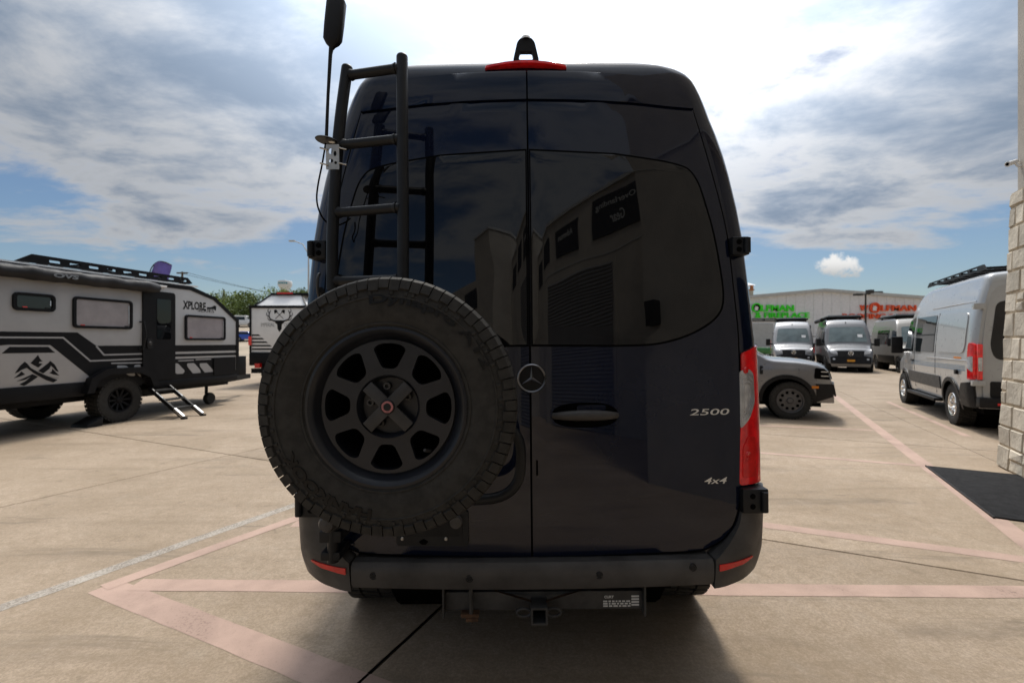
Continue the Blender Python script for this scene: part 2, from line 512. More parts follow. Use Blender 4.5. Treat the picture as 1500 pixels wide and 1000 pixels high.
def interp(tab, smooth=False):
    xs = [t[0] for t in tab]; ys = [t[1] for t in tab]; n = len(xs)
    if smooth:
        h = [xs[i + 1] - xs[i] for i in range(n - 1)]; dl = [(ys[i + 1] - ys[i]) / h[i] for i in range(n - 1)]
        mm = [dl[0]] + [0 if dl[i - 1] * dl[i] <= 0 else 2 * dl[i - 1] * dl[i] / (dl[i - 1] + dl[i]) for i in range(1, n - 1)] + [dl[-1]]
    def f(x):
        if x <= xs[0]: return ys[0]
        if x >= xs[-1]: return ys[-1]
        i = 0
        while x > xs[i + 1]: i += 1
        t = (x - xs[i]) / (xs[i + 1] - xs[i])
        if not smooth: return ys[i] + (ys[i + 1] - ys[i]) * t
        hh = xs[i + 1] - xs[i]
        return (2 * t ** 3 - 3 * t * t + 1) * ys[i] + (t ** 3 - 2 * t * t + t) * hh * mm[i] + (-2 * t ** 3 + 3 * t * t) * ys[i + 1] + (t ** 3 - t * t) * hh * mm[i + 1]
    return f


_txt = {}


def text_geo(s, bold=0.0, extrude=.5, sx=1.0):
    key = (s, bold, extrude)
    if key in _txt: return _txt[key]
    cu = bpy.data.curves.new('txt', 'FONT'); cu.body = s; cu.size = 1; cu.extrude = extrude; cu.offset = bold; cu.resolution_u = 3
    o = bpy.data.objects.new('txt', cu); COL.objects.link(o)
    dg = bpy.context.evaluated_depsgraph_get(); me = bpy.data.meshes.new_from_object(o.evaluated_get(dg))
    vs = [v.co.copy() for v in me.vertices]; fs = [tuple(p.vertices) for p in me.polygons]
    bpy.data.objects.remove(o); bpy.data.curves.remove(cu); bpy.data.meshes.remove(me)
    x0 = min(v.x for v in vs); x1 = max(v.x for v in vs); y0 = min(v.y for v in vs); y1 = max(v.y for v in vs)
    vs = [((v.x - x0) / (x1 - x0), (v.y - y0) / (y1 - y0), 0 if v.z < 0 else 1) for v in vs]
    _txt[key] = (vs, fs)
    return _txt[key]


def text(name, s, mapf, u0, v0, u1, v1, d, depth, m, parent, bold=0.0, shear=0.0):
    vs, fs = text_geo(s, bold)
    P = [mapf(u0 + (u1 - u0) * x + shear * (v1 - v0) * y, v0 + (v1 - v0) * y, d + depth * z) for x, y, z in vs]
    return meshobj(name, P, fs, m, parent)


def gp(px, py):
    Y = CAMZ * F / (py - 500); return Vector(((px - 750) * Y / F, Y, 0))


def at(px, py, Y):
    return Vector(((px - 750) * Y / F, Y, CAMZ + (500 - py) * Y / F))


def heading(hx, hy): return math.atan2(-hx, hy)


def copy_tree(o, parent=None):
    c = o.copy(); COL.objects.link(c); c.parent = parent
    for ch in list(o.children): copy_tree(ch, c)
    return c


def wheel(parent, c, Rt, W, rim_r, style, m_rim, side=1, name='wheel', lugs=44, seg=48):
    """wheel with axle along x; side = +1 when the outer face looks to +x. wheel (tyre) > rim"""
    c = Vector(c); mb = MB(); h = W / 2; sh = Rt * .955
    prof = [(rim_r, -h * .80), (rim_r * 1.10, -h * .95), ((rim_r + Rt) / 2, -h * 1.03), (sh * .97, -h * .97), (sh, -h * .85), (sh, h * .85), (sh * .97, h * .97), ((rim_r + Rt) / 2, h * 1.03), (rim_r * 1.10, h * .95), (rim_r, h * .80)]
    mb.lathe(prof, c, (1, 0, 0), seg)
    for k in range(lugs):
        a = 2 * math.pi * k / lugs
        rd = Vector((0, math.cos(a), math.sin(a))); tg = Vector((0, -math.sin(a), math.cos(a)))
        for sx, off in ((-1, 0), (1, .5)):
            a2 = a + off * 2 * math.pi / lugs
            rd = Vector((0, math.cos(a2), math.sin(a2))); tg = Vector((0, -math.sin(a2), math.cos(a2)))
            wl = math.pi * Rt / lugs * .72
            mb.obox(c + rd * (sh + (Rt - sh) * .35) + Vector((sx * h * .70, 0, 0)), Vector((h * .27, 0, 0)), tg * wl, rd * (Rt - sh) * .65)
        a2 = a + .25 * 2 * math.pi / lugs
        rd = Vector((0, math.cos(a2), math.sin(a2))); tg = Vector((0, -math.sin(a2), math.cos(a2)))
        mb.obox(c + rd * (sh + (Rt - sh) * .35), Vector((h * .34, 0, 0)) + tg * wl * .5, tg * wl * .75, rd * (Rt - sh) * .62)
    ty = mb.build(name, M_RUBBER, parent, smooth=35)
    rb = MB(); s = side
    rb.lathe([(rim_r * 1.05, h * .93 * s), (rim_r * 1.02, h * .98 * s), (rim_r * .95, h * .95 * s), (rim_r * .92, h * .7 * s), (rim_r * .90, h * .45 * s), (rim_r * .88, -h * .9 * s)], c, (1, 0, 0), 40)
    hubx = h * .62 * s
    if style == 'spoke':
        n = 10
        for k in range(n):
            a = 2 * math.pi * k / n
            rd = Vector((0, math.cos(a), math.sin(a)))
            rb.bar(c + Vector((hubx, 0, 0)) + rd * rim_r * .25, c + Vector((hubx + h * .15 * s, 0, 0)) + rd * rim_r * .93, rim_r * .17, h * .18, (1, 0, 0))
        rb.lathe([(.0, hubx + .03 * s), (rim_r * .2, hubx + .03 * s), (rim_r * .33, hubx), (rim_r * .36, hubx - .03 * s)], c, (1, 0, 0), 24)
    elif style == 'dish':
        rb.lathe([(0, hubx + .07 * s), (rim_r * .25, hubx + .07 * s), (rim_r * .30, hubx + .01 * s), (rim_r * .55, hubx), (rim_r * .62, hubx - .03 * s), (rim_r * .93, hubx - .04 * s)], c, (1, 0, 0), 32)
        for k in range(8):
            a = 2 * math.pi * (k + .5) / 8; rd = Vector((0, math.cos(a), math.sin(a)))
            rb.lathe([(.0, .012), (.016, .012), (.018, 0)], c + Vector((hubx, 0, 0)) + rd * rim_r * .42, (s, 0, 0), 8)
    elif style == 'hole':
        def mp(u, v, d): return c + Vector((s * d, u, v))
        circ = [(rim_r * .93 * math.cos(2 * math.pi * k / 40), rim_r * .93 * math.sin(2 * math.pi * k / 40)) for k in range(40)]
        hs = []
        for k in range(10):
            a = 2 * math.pi * k / 10
            hs.append([(rim_r * .70 * math.cos(a) + rim_r * .13 * math.cos(b), rim_r * .70 * math.sin(a) + rim_r * .13 * math.sin(b)) for b in [2 * math.pi * q / 10 for q in range(10)]])
        pl = patch('wheel_disc', circ, mp, h * .35, h * .62, m_rim, ty, holes=hs)
        rb.lathe([(0, hubx + .03 * s), (rim_r * .2, hubx + .03 * s), (rim_r * .27, hubx + .004 * s)], c, (1, 0, 0), 20)
    rb.build('rim', m_rim, ty, smooth=40)
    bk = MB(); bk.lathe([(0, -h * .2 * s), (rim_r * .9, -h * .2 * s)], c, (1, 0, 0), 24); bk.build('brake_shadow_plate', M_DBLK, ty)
    return ty


def vanloft(name, prof, wsec, sill, arches, rad, m, parent, crown=.03, nrow=12, nroof=6, zclad=None):
    """body shell from a list of stations (y, roof z, plan scale, front bend), arches [(y, radius)]"""
    py = interp([(p[0], p[1]) for p in prof]); pp = interp([(p[0], p[2]) for p in prof]); pb = interp([(p[0], p[3]) for p in prof])
    ys = set(p[0] for p in prof)
    for (ya, ra, za) in arches:
        for k in range(13): ys.add(ya + ra * math.cos(math.pi * k / 12) * .9999)
    lo, hi = prof[0][0], prof[-1][0]; k = lo
    while k < hi: ys.add(k); k += .25
    ys = sorted(ys); yy = [ys[0]]
    for y in ys[1:]:
        if y - yy[-1] > .004: yy.append(y)
    def zb(y):
        z = sill
        for ya, ra, za in arches:
            if abs(y - ya) < ra: z = max(z, za + math.sqrt(ra * ra - (y - ya) ** 2))
        return z
    V = []; Fc = []
    cnt = None
    for y in yy:
        zt = py(y); pl = pp(y); bd = pb(y); b = min(zb(y), zt - rad - .02)
        half = []
        for r in range(nrow + 1):
            z = b + (zt - rad - b) * r / nrow; half.append((wsec(z) * pl, z))
        xw = wsec(zt - rad) * pl
        for q in range(1, 5):
            a = R(90 * q / 4); half.append((xw - rad + rad * math.cos(a), zt - rad + rad * math.sin(a)))
        xr = xw - rad
        for q in range(1, nroof + 1):
            x = xr * (1 - q / nroof); half.append((x, zt + crown * (1 - (x / xr) ** 2)))
        ring = [(-x, z) for x, z in half] + [(x, z) for x, z in reversed(half[:-1])]
        cnt = len(ring)
        V += [(x, y - bd * x * x, z) for x, z in ring]
    for i in range(len(yy) - 1):
        for j in range(cnt - 1):
            a = i * cnt + j; Fc.append((a, a + 1, a + 1 + cnt, a + cnt))
    Fc.append(tuple(range(cnt))); Fc.append(tuple(reversed(range((len(yy) - 1) * cnt, len(yy) * cnt))))
    o = meshobj(name, V, Fc, m, parent, smooth=38)
    def side(sg):
        def f(y, z, d):
            x = wsec(z) * pp(y)
            e = .02
            slope = (wsec(z + e) - wsec(z - e)) / (2 * e)
            nz = -slope / math.sqrt(1 + slope * slope); nx = 1 / math.sqrt(1 + slope * slope)
            x2 = x + d * nx
            return Vector((sg * x2, y - pb(y) * x * x, z + d * nz))
        return f
    nose = [p for p in prof]
    imax = max(range(len(prof)), key=lambda i: (prof[i][1], prof[i][0]))
    fr = sorted([(p[1], p[0]) for p in prof[imax:]])
    fy = interp(fr)
    def front(x, z, d):
        y = fy(z); e = .015
        sl = (fy(z + e) - fy(z - e)) / (2 * e)
        nz = -sl / math.sqrt(1 + sl * sl); ny = 1 / math.sqrt(1 + sl * sl)
        k = crown * (1 - min(1, abs(x) / (wsec(z) * pp(y))) ** 2)
        return Vector((x, y - pb(y) * x * x + (d + k * .7) * ny, z + (d + k * .7) * nz))
    return o, side(1), side(-1), front

# ================================================================== the ground
GU = Vector((.906, -.423, 0)); GV = Vector((.423, .906, 0))      # slab grid directions


def build_ground():
    # one sheet out to the horizon, rising into a low hill far behind the left-hand lot
    def hz(x, y):
        k = max(0, min(1, (y - 45) / 70)) * max(0, min(1, (-x - 8) / 20)); k = k * k * (3 - 2 * k)
        return -.045 + 7.2 * k
    xs = [-900, -400, -200, -140] + list(range(-110, 61, 10)) + [90, 200, 400, 900]
    ys = [-900, -300, -100, -40, 0, 20, 40] + list(range(50, 141, 10)) + [200, 400, 900, 2000]
    V = [(x, y, hz(x, y)) for y in ys for x in xs]; n = len(xs)
    Fc = [(j * n + i, j * n + i + 1, (j + 1) * n + i + 1, (j + 1) * n + i) for j in range(len(ys) - 1) for i in range(n - 1)]
    g = struct(meshobj('ground', V, Fc, M_DIRT, smooth=60))
    a, b = 4.5, 4.55
    gap = .006; c = .006
    us = (gap, gap + c, a - gap - c, a - gap); vs = (gap, gap + c, b - gap - c, b - gap)
    V = [(us[i], vs[j], 0 if (0 < i < 3 and 0 < j < 3) else -.007) for j in range(4) for i in range(4)]
    Fc = [(j * 4 + i, j * 4 + i + 1, j * 4 + i + 5, j * 4 + i + 4) for j in range(3) for i in range(3)]
    n0 = len(V)
    V += [(us[i], vs[j], -.06) for i, j in ((0, 0), (3, 0), (3, 3), (0, 3))]
    for p, q in ((0, 1), (1, 2), (2, 3), (3, 0)):
        cs = (0, 3, 15, 12)
        Fc.append((cs[p], cs[q], n0 + q, n0 + p))
    first = meshobj('concrete_slab', V, Fc, M_CONC, g)
    rz = math.atan2(GU.y, GU.x)
    k = 0
    for i in range(-8, 9):
        for j in range(-6, 9):
            p = GU * (-1.475 + a * i) + GV * (4.0 + b * j)
            cen = p + GU * a / 2 + GV * b / 2
            if not (-24 < cen.x < 34 and -22 < cen.y < 40): continue
            o = first if k == 0 else link(first.copy(), g)
            o.location = p; o.rotation_euler = (0, 0, rz); k += 1
    # black sealant squeezed out of the joint under the tail of the van
    mb = MB(); pts = []
    for t in range(0, 41):
        q = GU * -1.475 + GV * (.2 + t * .095)
        pts.append((q + GU * (random.uniform(-.009, -.004)), q + GU * random.uniform(.004, .010)))
    V = []; Fc = []
    for a_, b_ in pts: V += [(a_.x, a_.y, .0012), (b_.x, b_.y, .0012)]
    Fc = [(2 * i, 2 * i + 1, 2 * i + 3, 2 * i + 2) for i in range(len(pts) - 1)]
    meshobj('joint_sealant', V, Fc, M_DBLK, g)
    return g


GROUND = build_ground()
_ln = [0]


def line(p, q, w, m=None, name='painted_line', z=.0012):
    """painted strip between ground points given in metres"""
    m = m or M_PINK
    p = Vector(p).to_3d(); q = Vector(q).to_3d(); d = (q - p); L = d.length; d.normalize(); s = Vector((-d.y, d.x, 0))
    n = max(2, int(L / .12)); V = []
    _ln[0] += 1
    zz = z + .0003 * (_ln[0] % 5)
    for i in range(n + 1):
        c = p + d * L * i / n
        for k in (-1, 1):
            e = c + s * k * (w / 2 + random.uniform(-.003, .003)); V.append((e.x, e.y, zz))
    Fc = [(2 * i, 2 * i + 1, 2 * i + 3, 2 * i + 2) for i in range(n)]
    return struct(meshobj(name, V, Fc, m))


def gl(a, b, w, m=None): line(gp(*a).to_2d(), gp(*b).to_2d(), w, m)


gl((1222, 579), (1350, 677), .155)
line(gp(1350, 677).to_2d(), (gp(1350, 677) - Vector((.475, .88, 0)) * 5.2).to_2d(), .155)
gl((1090, 661), (1352, 682), .10)
gl((1090, 622), (1279, 630), .10)
gl((1150, 598), (1243, 601), .10)
gl((1300, 588), (1418, 639), .10)
line(gp(1100, 766).to_2d(), gp(1560, 827).to_2d(), .125)
line((-2.33, 2.865), (5.2, 2.75), .135)
line((-2.49, 2.83), (-1.5, 4.50), .11)
line((-2.50, 2.845), (.3, 1.58), .165)
line((-1.8, 3.82), (.9, 3.80), .12)
line((-3.25, 1.93), (-1.55, 5.09), .10, M_WPAINT)

# black entrance mat
mp0 = gp(1356, 683); EV = Vector((-.475, -.88, 0)); UV_ = Vector((.88, -.475, 0))
mb = MB()
mb.obox(mp0 + UV_ * .41 + EV * .93 + Vector((0, 0, .009)), UV_ * .40, EV * .92, Vector((0, 0, .0065)))
mo = tag(mb.build('rubber_mat', M_MAT, None, bevel=.003), 'flat black rubber entrance mat lying on concrete by the stone pier', 'mat')
mb = MB()
for k in (-1, 1):
    mb.obox(mp0 + UV_ * .41 + EV * .93 + UV_ * k * .408 + Vector((0, 0, .0095)), UV_ * .007, EV * .935, Vector((0, 0, .0075)))
mb.build('edge_strip', M_BLKP, mo)

# ================================================================== the navy camper van
VAN = thing('camper_van', 'dark navy high roof camper van with spare wheel and ladder on its rear doors', 'van', (.09, 1.965, 0))
VAN.rotation_euler = (0, R(-.5), 0)
bpy.context.view_layer.update()
VMW = Matrix.Translation(VAN.location) @ VAN.rotation_euler.to_matrix().to_4x4()
VMI = VMW.inverted()
vw = interp([(.36, .985), (.5, 1.0), (.82, 1.02), (1.19, 1.023), (1.47, 1.0215), (1.76, 1.002), (1.98, .985), (2.11, .9656), (2.39, .907), (2.567, .844), (2.668, .80), (2.727, .765), (2.772, .70), (2.802, .556), (2.82, .427), (2.832, .2), (2.836, 0)], True)
vb = interp([(.36, .02), (.55, .0), (1.0, .014), (1.45, .034), (1.6, .043), (2.0, .072), (2.35, .102), (2.55, .124), (2.68, .145), (2.76, .172), (2.81, .21), (2.836, .28)], True)
vk = interp([(2.5, 1.0), (2.83, .3)], True)
SC0, SCW = .86, .14


def vsurf(s, z, d=0.0):
    """point on the tail of the van: s across (|s|<.86 flat, then round the corner, then along the side)"""
    w = vw(z); k = vk(z); sg = 1 if s >= 0 else -1; a = abs(s)
    arc = SCW * math.pi / 2
    if a <= SC0: x = a * w; y = .030 * k * a * a
    elif a <= SC0 + arc:
        ph = (a - SC0) / arc * math.pi / 2
        x = w * (SC0 + SCW * math.sin(ph)); y = k * (.030 * (SC0 + SCW * math.sin(ph)) ** 2 + .085 * (1 - math.cos(ph)))
    else:
        x = w; y = k * (.030 + .085) + (a - SC0 - arc)
    return Vector((sg * x, vb(z) + y, z))


def vmap(s, z, d):
    p = vsurf(s, z)
    if d:
        e = .004
        t1 = vsurf(s + e, z) - vsurf(s - e, z); t2 = vsurf(s, z + e) - vsurf(s, z - e)
        n = t1.cross(t2)
        if n.length > 1e-12: p = p + n.normalized() * d
    return p


def vproj(s, z):
    p = VMW @ vsurf(s, z)
    return 750 + F * p.x / p.y, 500 - F * (p.z - CAMZ) / p.y


def vinv(px, py):
    s, z = (px - 776) / 345.0, 1.5 + (500 - py) / 335.0
    for _ in range(25):
        a, b = vproj(s, z); ea, eb = px - a, py - b
        if abs(ea) + abs(eb) < .02: break
        h = .002
        a1, b1 = vproj(s + h, z); a2, b2 = vproj(s, z + h)
        J = ((a1 - a) / h, (a2 - a) / h, (b1 - b) / h, (b2 - b) / h)
        det = J[0] * J[3] - J[1] * J[2]
        if abs(det) < 1: break
        ds = (ea * J[3] - J[1] * eb) / det; dz = (J[0] * eb - J[2] * ea) / det
        s += max(-.1, min(.1, ds)); z += max(-.15, min(.15, dz)); s = max(-1.07, min(1.07, s)); z = max(.38, min(2.825, z))
    return s, z


def vpts(L): return [vinv(*p) for p in L]


def mirror(L): return [(-s, z) for s, z in reversed(L)]


def build_van():
    # ---- tail shell: rear face, corners, sides back to the wheel arch, roof
    zs = [.64, .68, .75, .9, 1.05, 1.2, 1.35, 1.5, 1.65, 1.8, 1.95, 2.1, 2.25, 2.35, 2.45, 2.52, 2.58, 2.63, 2.67, 2.70, 2.73, 2.755, 2.775, 2.79, 2.802, 2.812, 2.82, 2.828, 2.8355]
    arc = SCW * math.pi / 2
    half = [i / 10 * SC0 for i in range(10)] + [SC0 + arc * i / 8 for i in range(9)]
    ss = [-x for x in reversed(half[1:])] + half
    V = []; n = len(ss)
    for z in zs:
        V += [vsurf(s, z) for s in ss]
    Fc = [(j * n + i, j * n + i + 1, (j + 1) * n + i + 1, (j + 1) * n + i) for j in range(len(zs) - 1) for i in range(n - 1)]
    # skirt to y = .45 along sides and roof
    edge = [j * n for j in range(len(zs))] + [(len(zs) - 1) * n + i for i in range(1, n)] + [j * n + n - 1 for j in reversed(range(len(zs) - 1))]
    b0 = len(V)
    for e in edge: V.append(Vector((V[e].x, .47, V[e].z + (.008 if V[e].z > 2.75 else 0))))
    for i in range(len(edge) - 1): Fc.append((edge[i], edge[i + 1], b0 + i + 1, b0 + i))
    meshobj('body_tail', V, Fc, M_NAVY, VAN, smooth=50)
    # ---- rest of the body
    wsec = lambda z: vw(min(z, 2.73)) - .003
    prof = [(.44, 2.80, 1, 0), (1.5, 2.82, 1, 0), (3.2, 2.82, .99, 0), (3.7, 2.80, .985, 0), (4.0, 2.70, .98, .02), (4.3, 2.42, .97, .04), (4.75, 1.75, .955, .06), (5.0, 1.38, .94, .08), (5.1, 1.27, .93, .09), (5.5, 1.12, .90, .1), (5.66, 1.0, .88, .1), (5.72, .85, .87, .1), (5.76, .6, .86, .1), (5.76, .42, .86, .1)]
    prof[-1] = (5.775, .45, .86, .1)
    body, sR, sL, fr = vanloft('body', prof, wsec, .42, [(.87, .47, .40), (4.55, .47, .40)], .085, M_NAVY, VAN)
    MB().box(-.62, .62, .1, 5.5, .40, .56).build('underbody', M_DBLK, VAN)
    patch('windscreen', rpoly([(-.78, 1.42), (.78, 1.42), (.66, 2.25), (-.66, 2.25)], .08), fr, .0, .006, M_GLASS, VAN, step=.12)
    patch('grille', rpoly([(-.45, .78), (.45, .78), (.5, 1.05), (-.5, 1.05)], .05), fr, .0, .01, M_BLKP, VAN, step=.12)
    for sd, mp in ((1, sR), (-1, sL)):
        patch('cab_window', rpoly([(3.3, 1.45), (4.5, 1.45), (4.05, 2.15), (3.3, 2.15)], .06), mp, 0, .005, M_GLASS, VAN, step=.15)
        patch('side_window', rrect(1.2, 1.5, 3.0, 2.2, .09), mp, 0, .005, M_PGLASS, VAN, step=.15)
        patch('side_moulding', rrect(1.4, .62, 3.95, .78, .03), mp, 0, .012, M_BLKP, VAN, step=.3)
        mi = MB(); mi.obox((sd * 1.16, 4.15, 1.55), (.08, 0, 0), (0, .06, 0), (0, 0, .19)); mi.obox((sd * 1.03, 4.18, 1.48), (.08, 0, 0), (0, .03, 0), (0, 0, .03))
        mi.build('wing_mirror', M_BLKP, VAN, bevel=.025)
    for sd in (1, -1):
        for y in (.87, 4.55):
            wheel(VAN, (sd * .865, y, .386), .386, .25, .215, 'spoke', M_RIMB, sd)
            MB().tube([(sd * .72, y, .386), (sd * .45, y, .386)], .42, 24).build('wheel_well', M_DBLK, VAN)
    MB().tube([(-.8, .87, .38), (.8, .87, .38)], .05, 10).build('rear_axle', M_STEEL, VAN)
    # ---- rear doors
    outer = vpts([(805, 108.8), (850, 110), (925, 114.5), (970, 121), (995, 131), (1009, 152), (1029, 215), (1063, 348), (1075, 450), (1081, 560), (1083, 700), (1079, 745), (1064, 780), (1036, 800), (1000, 805.5), (900, 810.5), (850, 812.2), (805, 813.2)])
    outer = spline(outer, 5)
    zt = vinv(800, 108.5)[1]; zbot = vinv(800, 813.5)[1]
    g0 = .0042
    rd = [(g0, zt)] + outer + [(g0, zbot)]
    ro_ = offset_poly(rd, .010)[1:-1]
    patch('door_seal', [(-p[0], p[1]) for p in reversed(ro_)] + ro_, vmap, .0, .0025, M_DBLK, VAN, step=.06)
    crease = vpts([(776, 148.5), (850, 149.5), (930, 154), (1000, 162)])
    cz = interp([(p[0], p[1]) for p in crease])
    sx = rd[1:-1]
    ce = max(p[0] for p in sx if abs(p[1] - cz(.9)) < .05)
    ic = min(range(len(sx)), key=lambda i: abs(sx[i][1] - cz(sx[i][0])) + (9 if sx[i][1] < 2.3 else 0))
    cl = [(ce * k / 8, cz(ce * k / 8)) for k in range(9)]; cl[0] = (g0, cl[0][1])
    upper = [(g0, zt)] + [p for p in sx[:ic] if p[1] > cz(p[0]) + .01] + cl[::-1]
    lower = [(q[0], q[1] - .003) for q in cl] + [p for p in sx[ic:] if p[1] < cz(p[0]) - .013] + [(g0, zbot)]
    rw = spline(vpts([(900, 229), (985, 243), (1014, 260), (1033, 310), (1050, 385), (1056, 435), (1047, 463), (1012, 487), (962, 502), (900, 505)]), 5)
    wt = vinv(785, 223)[1]; wb = vinv(785, 504.5)[1]
    rw = [(.012, wt)] + rw + [(.012, wb)]
    doors = []
    for sd in (1, -1):
        f = (lambda L: L) if sd == 1 else mirror
        dr = patch('rear_door', f(lower), vmap, .0025, .011, M_NAVY, VAN, step=(.05, .0467), smooth=30, edge=.003)
        patch('upper_panel', f(upper), vmap, .0025, .019, M_NAVY, dr, step=(.05, .0467), smooth=30, edge=.0012)
        doors.append(dr)
        sl_ = [(max(.0055, p[0]), p[1]) for p in offset_poly(rw, .009)]
        patch('window_seal', f(sl_), vmap, .008, .0118, M_DBLK, dr, step=.04)
        patch('window', f(rw), vmap, .008, .0150, M_PGLASS, dr, step=.04, edge=.002)
    dL, dR = doors[1], doors[0]
    # ---- emblem over the door gap
    es, ez = vinv(778.5, 553.5)
    ec = vmap(es, ez, .012); er = .061
    def em(u, v, d): return ec + Vector((u, -d, v))
    circ = lambda r, n=40: [(r * math.cos(2 * math.pi * k / n), r * math.sin(2 * math.pi * k / n)) for k in range(n)]
    eb = patch('star_emblem', circ(er), em, -.01, .010, M_BLKP, dR)
    MB().lathe([(er * .97, .010), (er * 1.0, .014), (er * .95, .017), (er * .88, .014), (er * .87, .010)], ec, (0, -1, 0), 48).build('emblem_ring', mat('dark_chrome', (.22, .22, .23), .3, metal=1, var=.1), eb, smooth=40)
    star = MB()
    for k in range(3):
        a = R(90 + 120 * k); t = (math.cos(a), math.sin(a)); q = (-t[1], t[0]); rr = er * .86; w = er * .13
        P = [em(0, 0, .018), em(q[0] * w - t[0] * w * .4, q[1] * w - t[1] * w * .4, .0105), em(t[0] * rr, t[1] * rr, .012), em(-q[0] * w - t[0] * w * .4, -q[1] * w - t[1] * w * .4, .0105)]
        star.add(P, [(0, 1, 2), (0, 2, 3)])
    star.build('star', mat('dark_chrome', (.22, .22, .23), .3, metal=1, var=.1), eb)
    # ---- door handle on the right leaf
    hs, hz = vinv(856, 607); hw = .142; hh = .054
    def hm(u, v, d): return vmap(hs + u / vw(hz), hz + v, d)
    oval = [(hw * math.copysign(abs(math.cos(t)) ** .75, math.cos(t)), hh * math.copysign(abs(math.sin(t)) ** .8, math.sin(t))) for t in [2 * math.pi * k / 48 for k in range(48)]]
    hb = patch('handle_recess', oval, hm, .01, .0128, M_DBLK, dR, step=.03)
    patch('recess_rim', [(u * 1.05, v * 1.09) for u, v in oval], hm, .01, .019, M_NAVY, hb, holes=[[(u * .985, v * .97) for u, v in oval]])
    hp = MB(); path = []; rad = []
    for k in range(17):
        t = -1 + k / 8; path.append(hm(t * .135, -.002 + .004 * (1 - t * t), .016 + .030 * (1 - t ** 4))); rad.append(.013 + .010 * (1 - t ** 2))
    hp.tube(path, rad, 14); hp.build('handle_bar', M_BUMP, hb, smooth=50)
    patch('handle_flap', rrect(-.035, .018, .09, .042, .012), hm, .0128, .019, M_NAVY, hb)
    # ---- badges
    def bmap(s, z, d): return vmap(s, z, d)
    for nm, tx, p0, p1, sh in (('model_badge', '2500', (1008, 607.5), (1064, 597.5), .35), ('drive_badge', '4x4', (1028, 707), (1060, 697), .45)):
        a, b = vinv(*p0), vinv(*p1)
        text(nm, tx, lambda u, v, d: vmap(u, v, d), a[0], a[1], b[0], b[1], .011, .004, M_CHROME, dR, bold=.008, shear=sh)
    sl = vinv(786.5, 684); patch('lock_slot', rrect(sl[0] - .004, sl[1] - .032, sl[0] + .004, sl[1] + .032, .003), vmap, .011, .0125, M_DBLK, dR)
    # ---- tail lamps
    lamp = vpts([(1084, 517), (1104, 509), (1107, 560), (1108, 640), (1108, 705), (1081.5, 710), (1082.5, 640), (1085, 590)])
    wrapz = [(1.10, z) for z in (vinv(1108, 704)[1], vinv(1104, 509)[1] + .012)]
    lo = [lamp[7], lamp[0], (1.0, lamp[1][1] + .006), wrapz[1], wrapz[0], (1.0, lamp[4][1]), lamp[5], lamp[6]]
    z0, z1 = lamp[5][1], lamp[0][1]; s0 = lamp[5][0]
    for sd in (1, -1):
        f = (lambda L: L) if sd == 1 else mirror
        tl = patch('tail_lamp', f(rpoly(lo, .015)), vmap, .002, .009, M_RED, VAN, step=.02)
        H = z1 - z0
        cl = [(s0 + .010, z0 + H * .58), (s0 + .012, z0 + H * .865), (s0 + .058, z0 + H * .88), (s0 + .088, z0 + H * .84), (s0 + .090, z0 + H * .62), (s0 + .055, z0 + H * .50), (s0 + .008, z0 + H * .42)]
        cp = patch('reversing_lens', f(rpoly(cl, .018)), vmap, .007, .0110, M_CLEAR, tl, step=.03)
        for k in (1, 2, 3):
            cs_ = sum(p[0] for p in cl) / len(cl); cz_ = sum(p[1] for p in cl) / len(cl); q = 1 - k * .17
            q2 = q - .05
            patch('lens_rib', f(rpoly([(cs_ + (a - cs_) * q, cz_ + (b - cz_) * q) for a, b in cl], .012)), vmap, .0105, .0125, M_ALU, cp,
                  holes=[f(rpoly([(cs_ + (a - cs_) * q2, cz_ + (b - cz_) * (q2 + .02)) for a, b in cl], .010))])
        low = [(s0 + .014, z0 + .03), (s0 + .018, z0 + .16), (s0 + .045, z0 + .21), (s0 + .085, z0 + .20), (s0 + .088, z0 + .035)]
        patch('lower_reflector', f(rpoly(low, .012)), vmap, .007, .012, M_REDR, tl, step=.03)
        for zz in (z0 + .13, z0 + H - .075):
            c = vmap(sd * (s0 + .042), zz, .010)
            MB().lathe([(0, .004), (.011, .006), (.014, .003), (.015, -.002)], c, (sd * .5, -.86, 0), 16).build('lamp_socket', M_REDR, tl, smooth=40)
    # ---- hinges
    for (hx, hy, hw_, hh_) in ((1077, 363, .038, .040), (1098, 729, .055, .052)):
        s, z = vinv(min(hx, 1085 if hy < 500 else 1098), hy)
        s = min(s, 1.03)
        for sd in (1, -1):
            c = vmap(sd * s, z, .012)
            mb = MB(); mb.obox(c, (hw_, 0, 0), (0, .035, 0), (0, 0, hh_))
            h = mb.build('door_hinge', M_PCOAT, VAN, bevel=.008)
            mb = MB(); mb.tube([c + Vector((sd * (hw_ * .62), -.04, -hh_ * .8)), c + Vector((sd * (hw_ * .62), -.04, hh_ * .8))], .014, 12); mb.build('hinge_pin', M_PCOAT, h, smooth=40)
            for k in (-1, 1):
                MB().lathe([(0, .002), (.010, .002), (.012, 0)], c + Vector((-sd * hw_ * .25, -.036, k * hh_ * .42)), (0, -1, 0), 12).build('hinge_bolt', M_DBLK, h)
    # ---- roof lip, brake light, camera
    V = []; Fc = []; hw_ = .187; yb = VMI @ at(770, 97, 2.135)
    st_ = [(-1, .55), (-.985, .85), (-.95, 1)] + [(-.9 + 1.8 * k / 12, 1) for k in range(13)] + [(.95, 1), (.985, .85), (1, .55)]
    for t, e in st_:
        x = t * hw_ + yb.x; z = yb.z - .012 * t * t; y = yb.y - .02 + .02 * t * t
        for (dy, dz) in ((-.010, -.011), (-.020, -.007), (-.020, .003), (-.010, .009), (.06, .012), (.12, .010), (.12, -.006)):
            V.append((x, y + dy * e, z + dz * e))
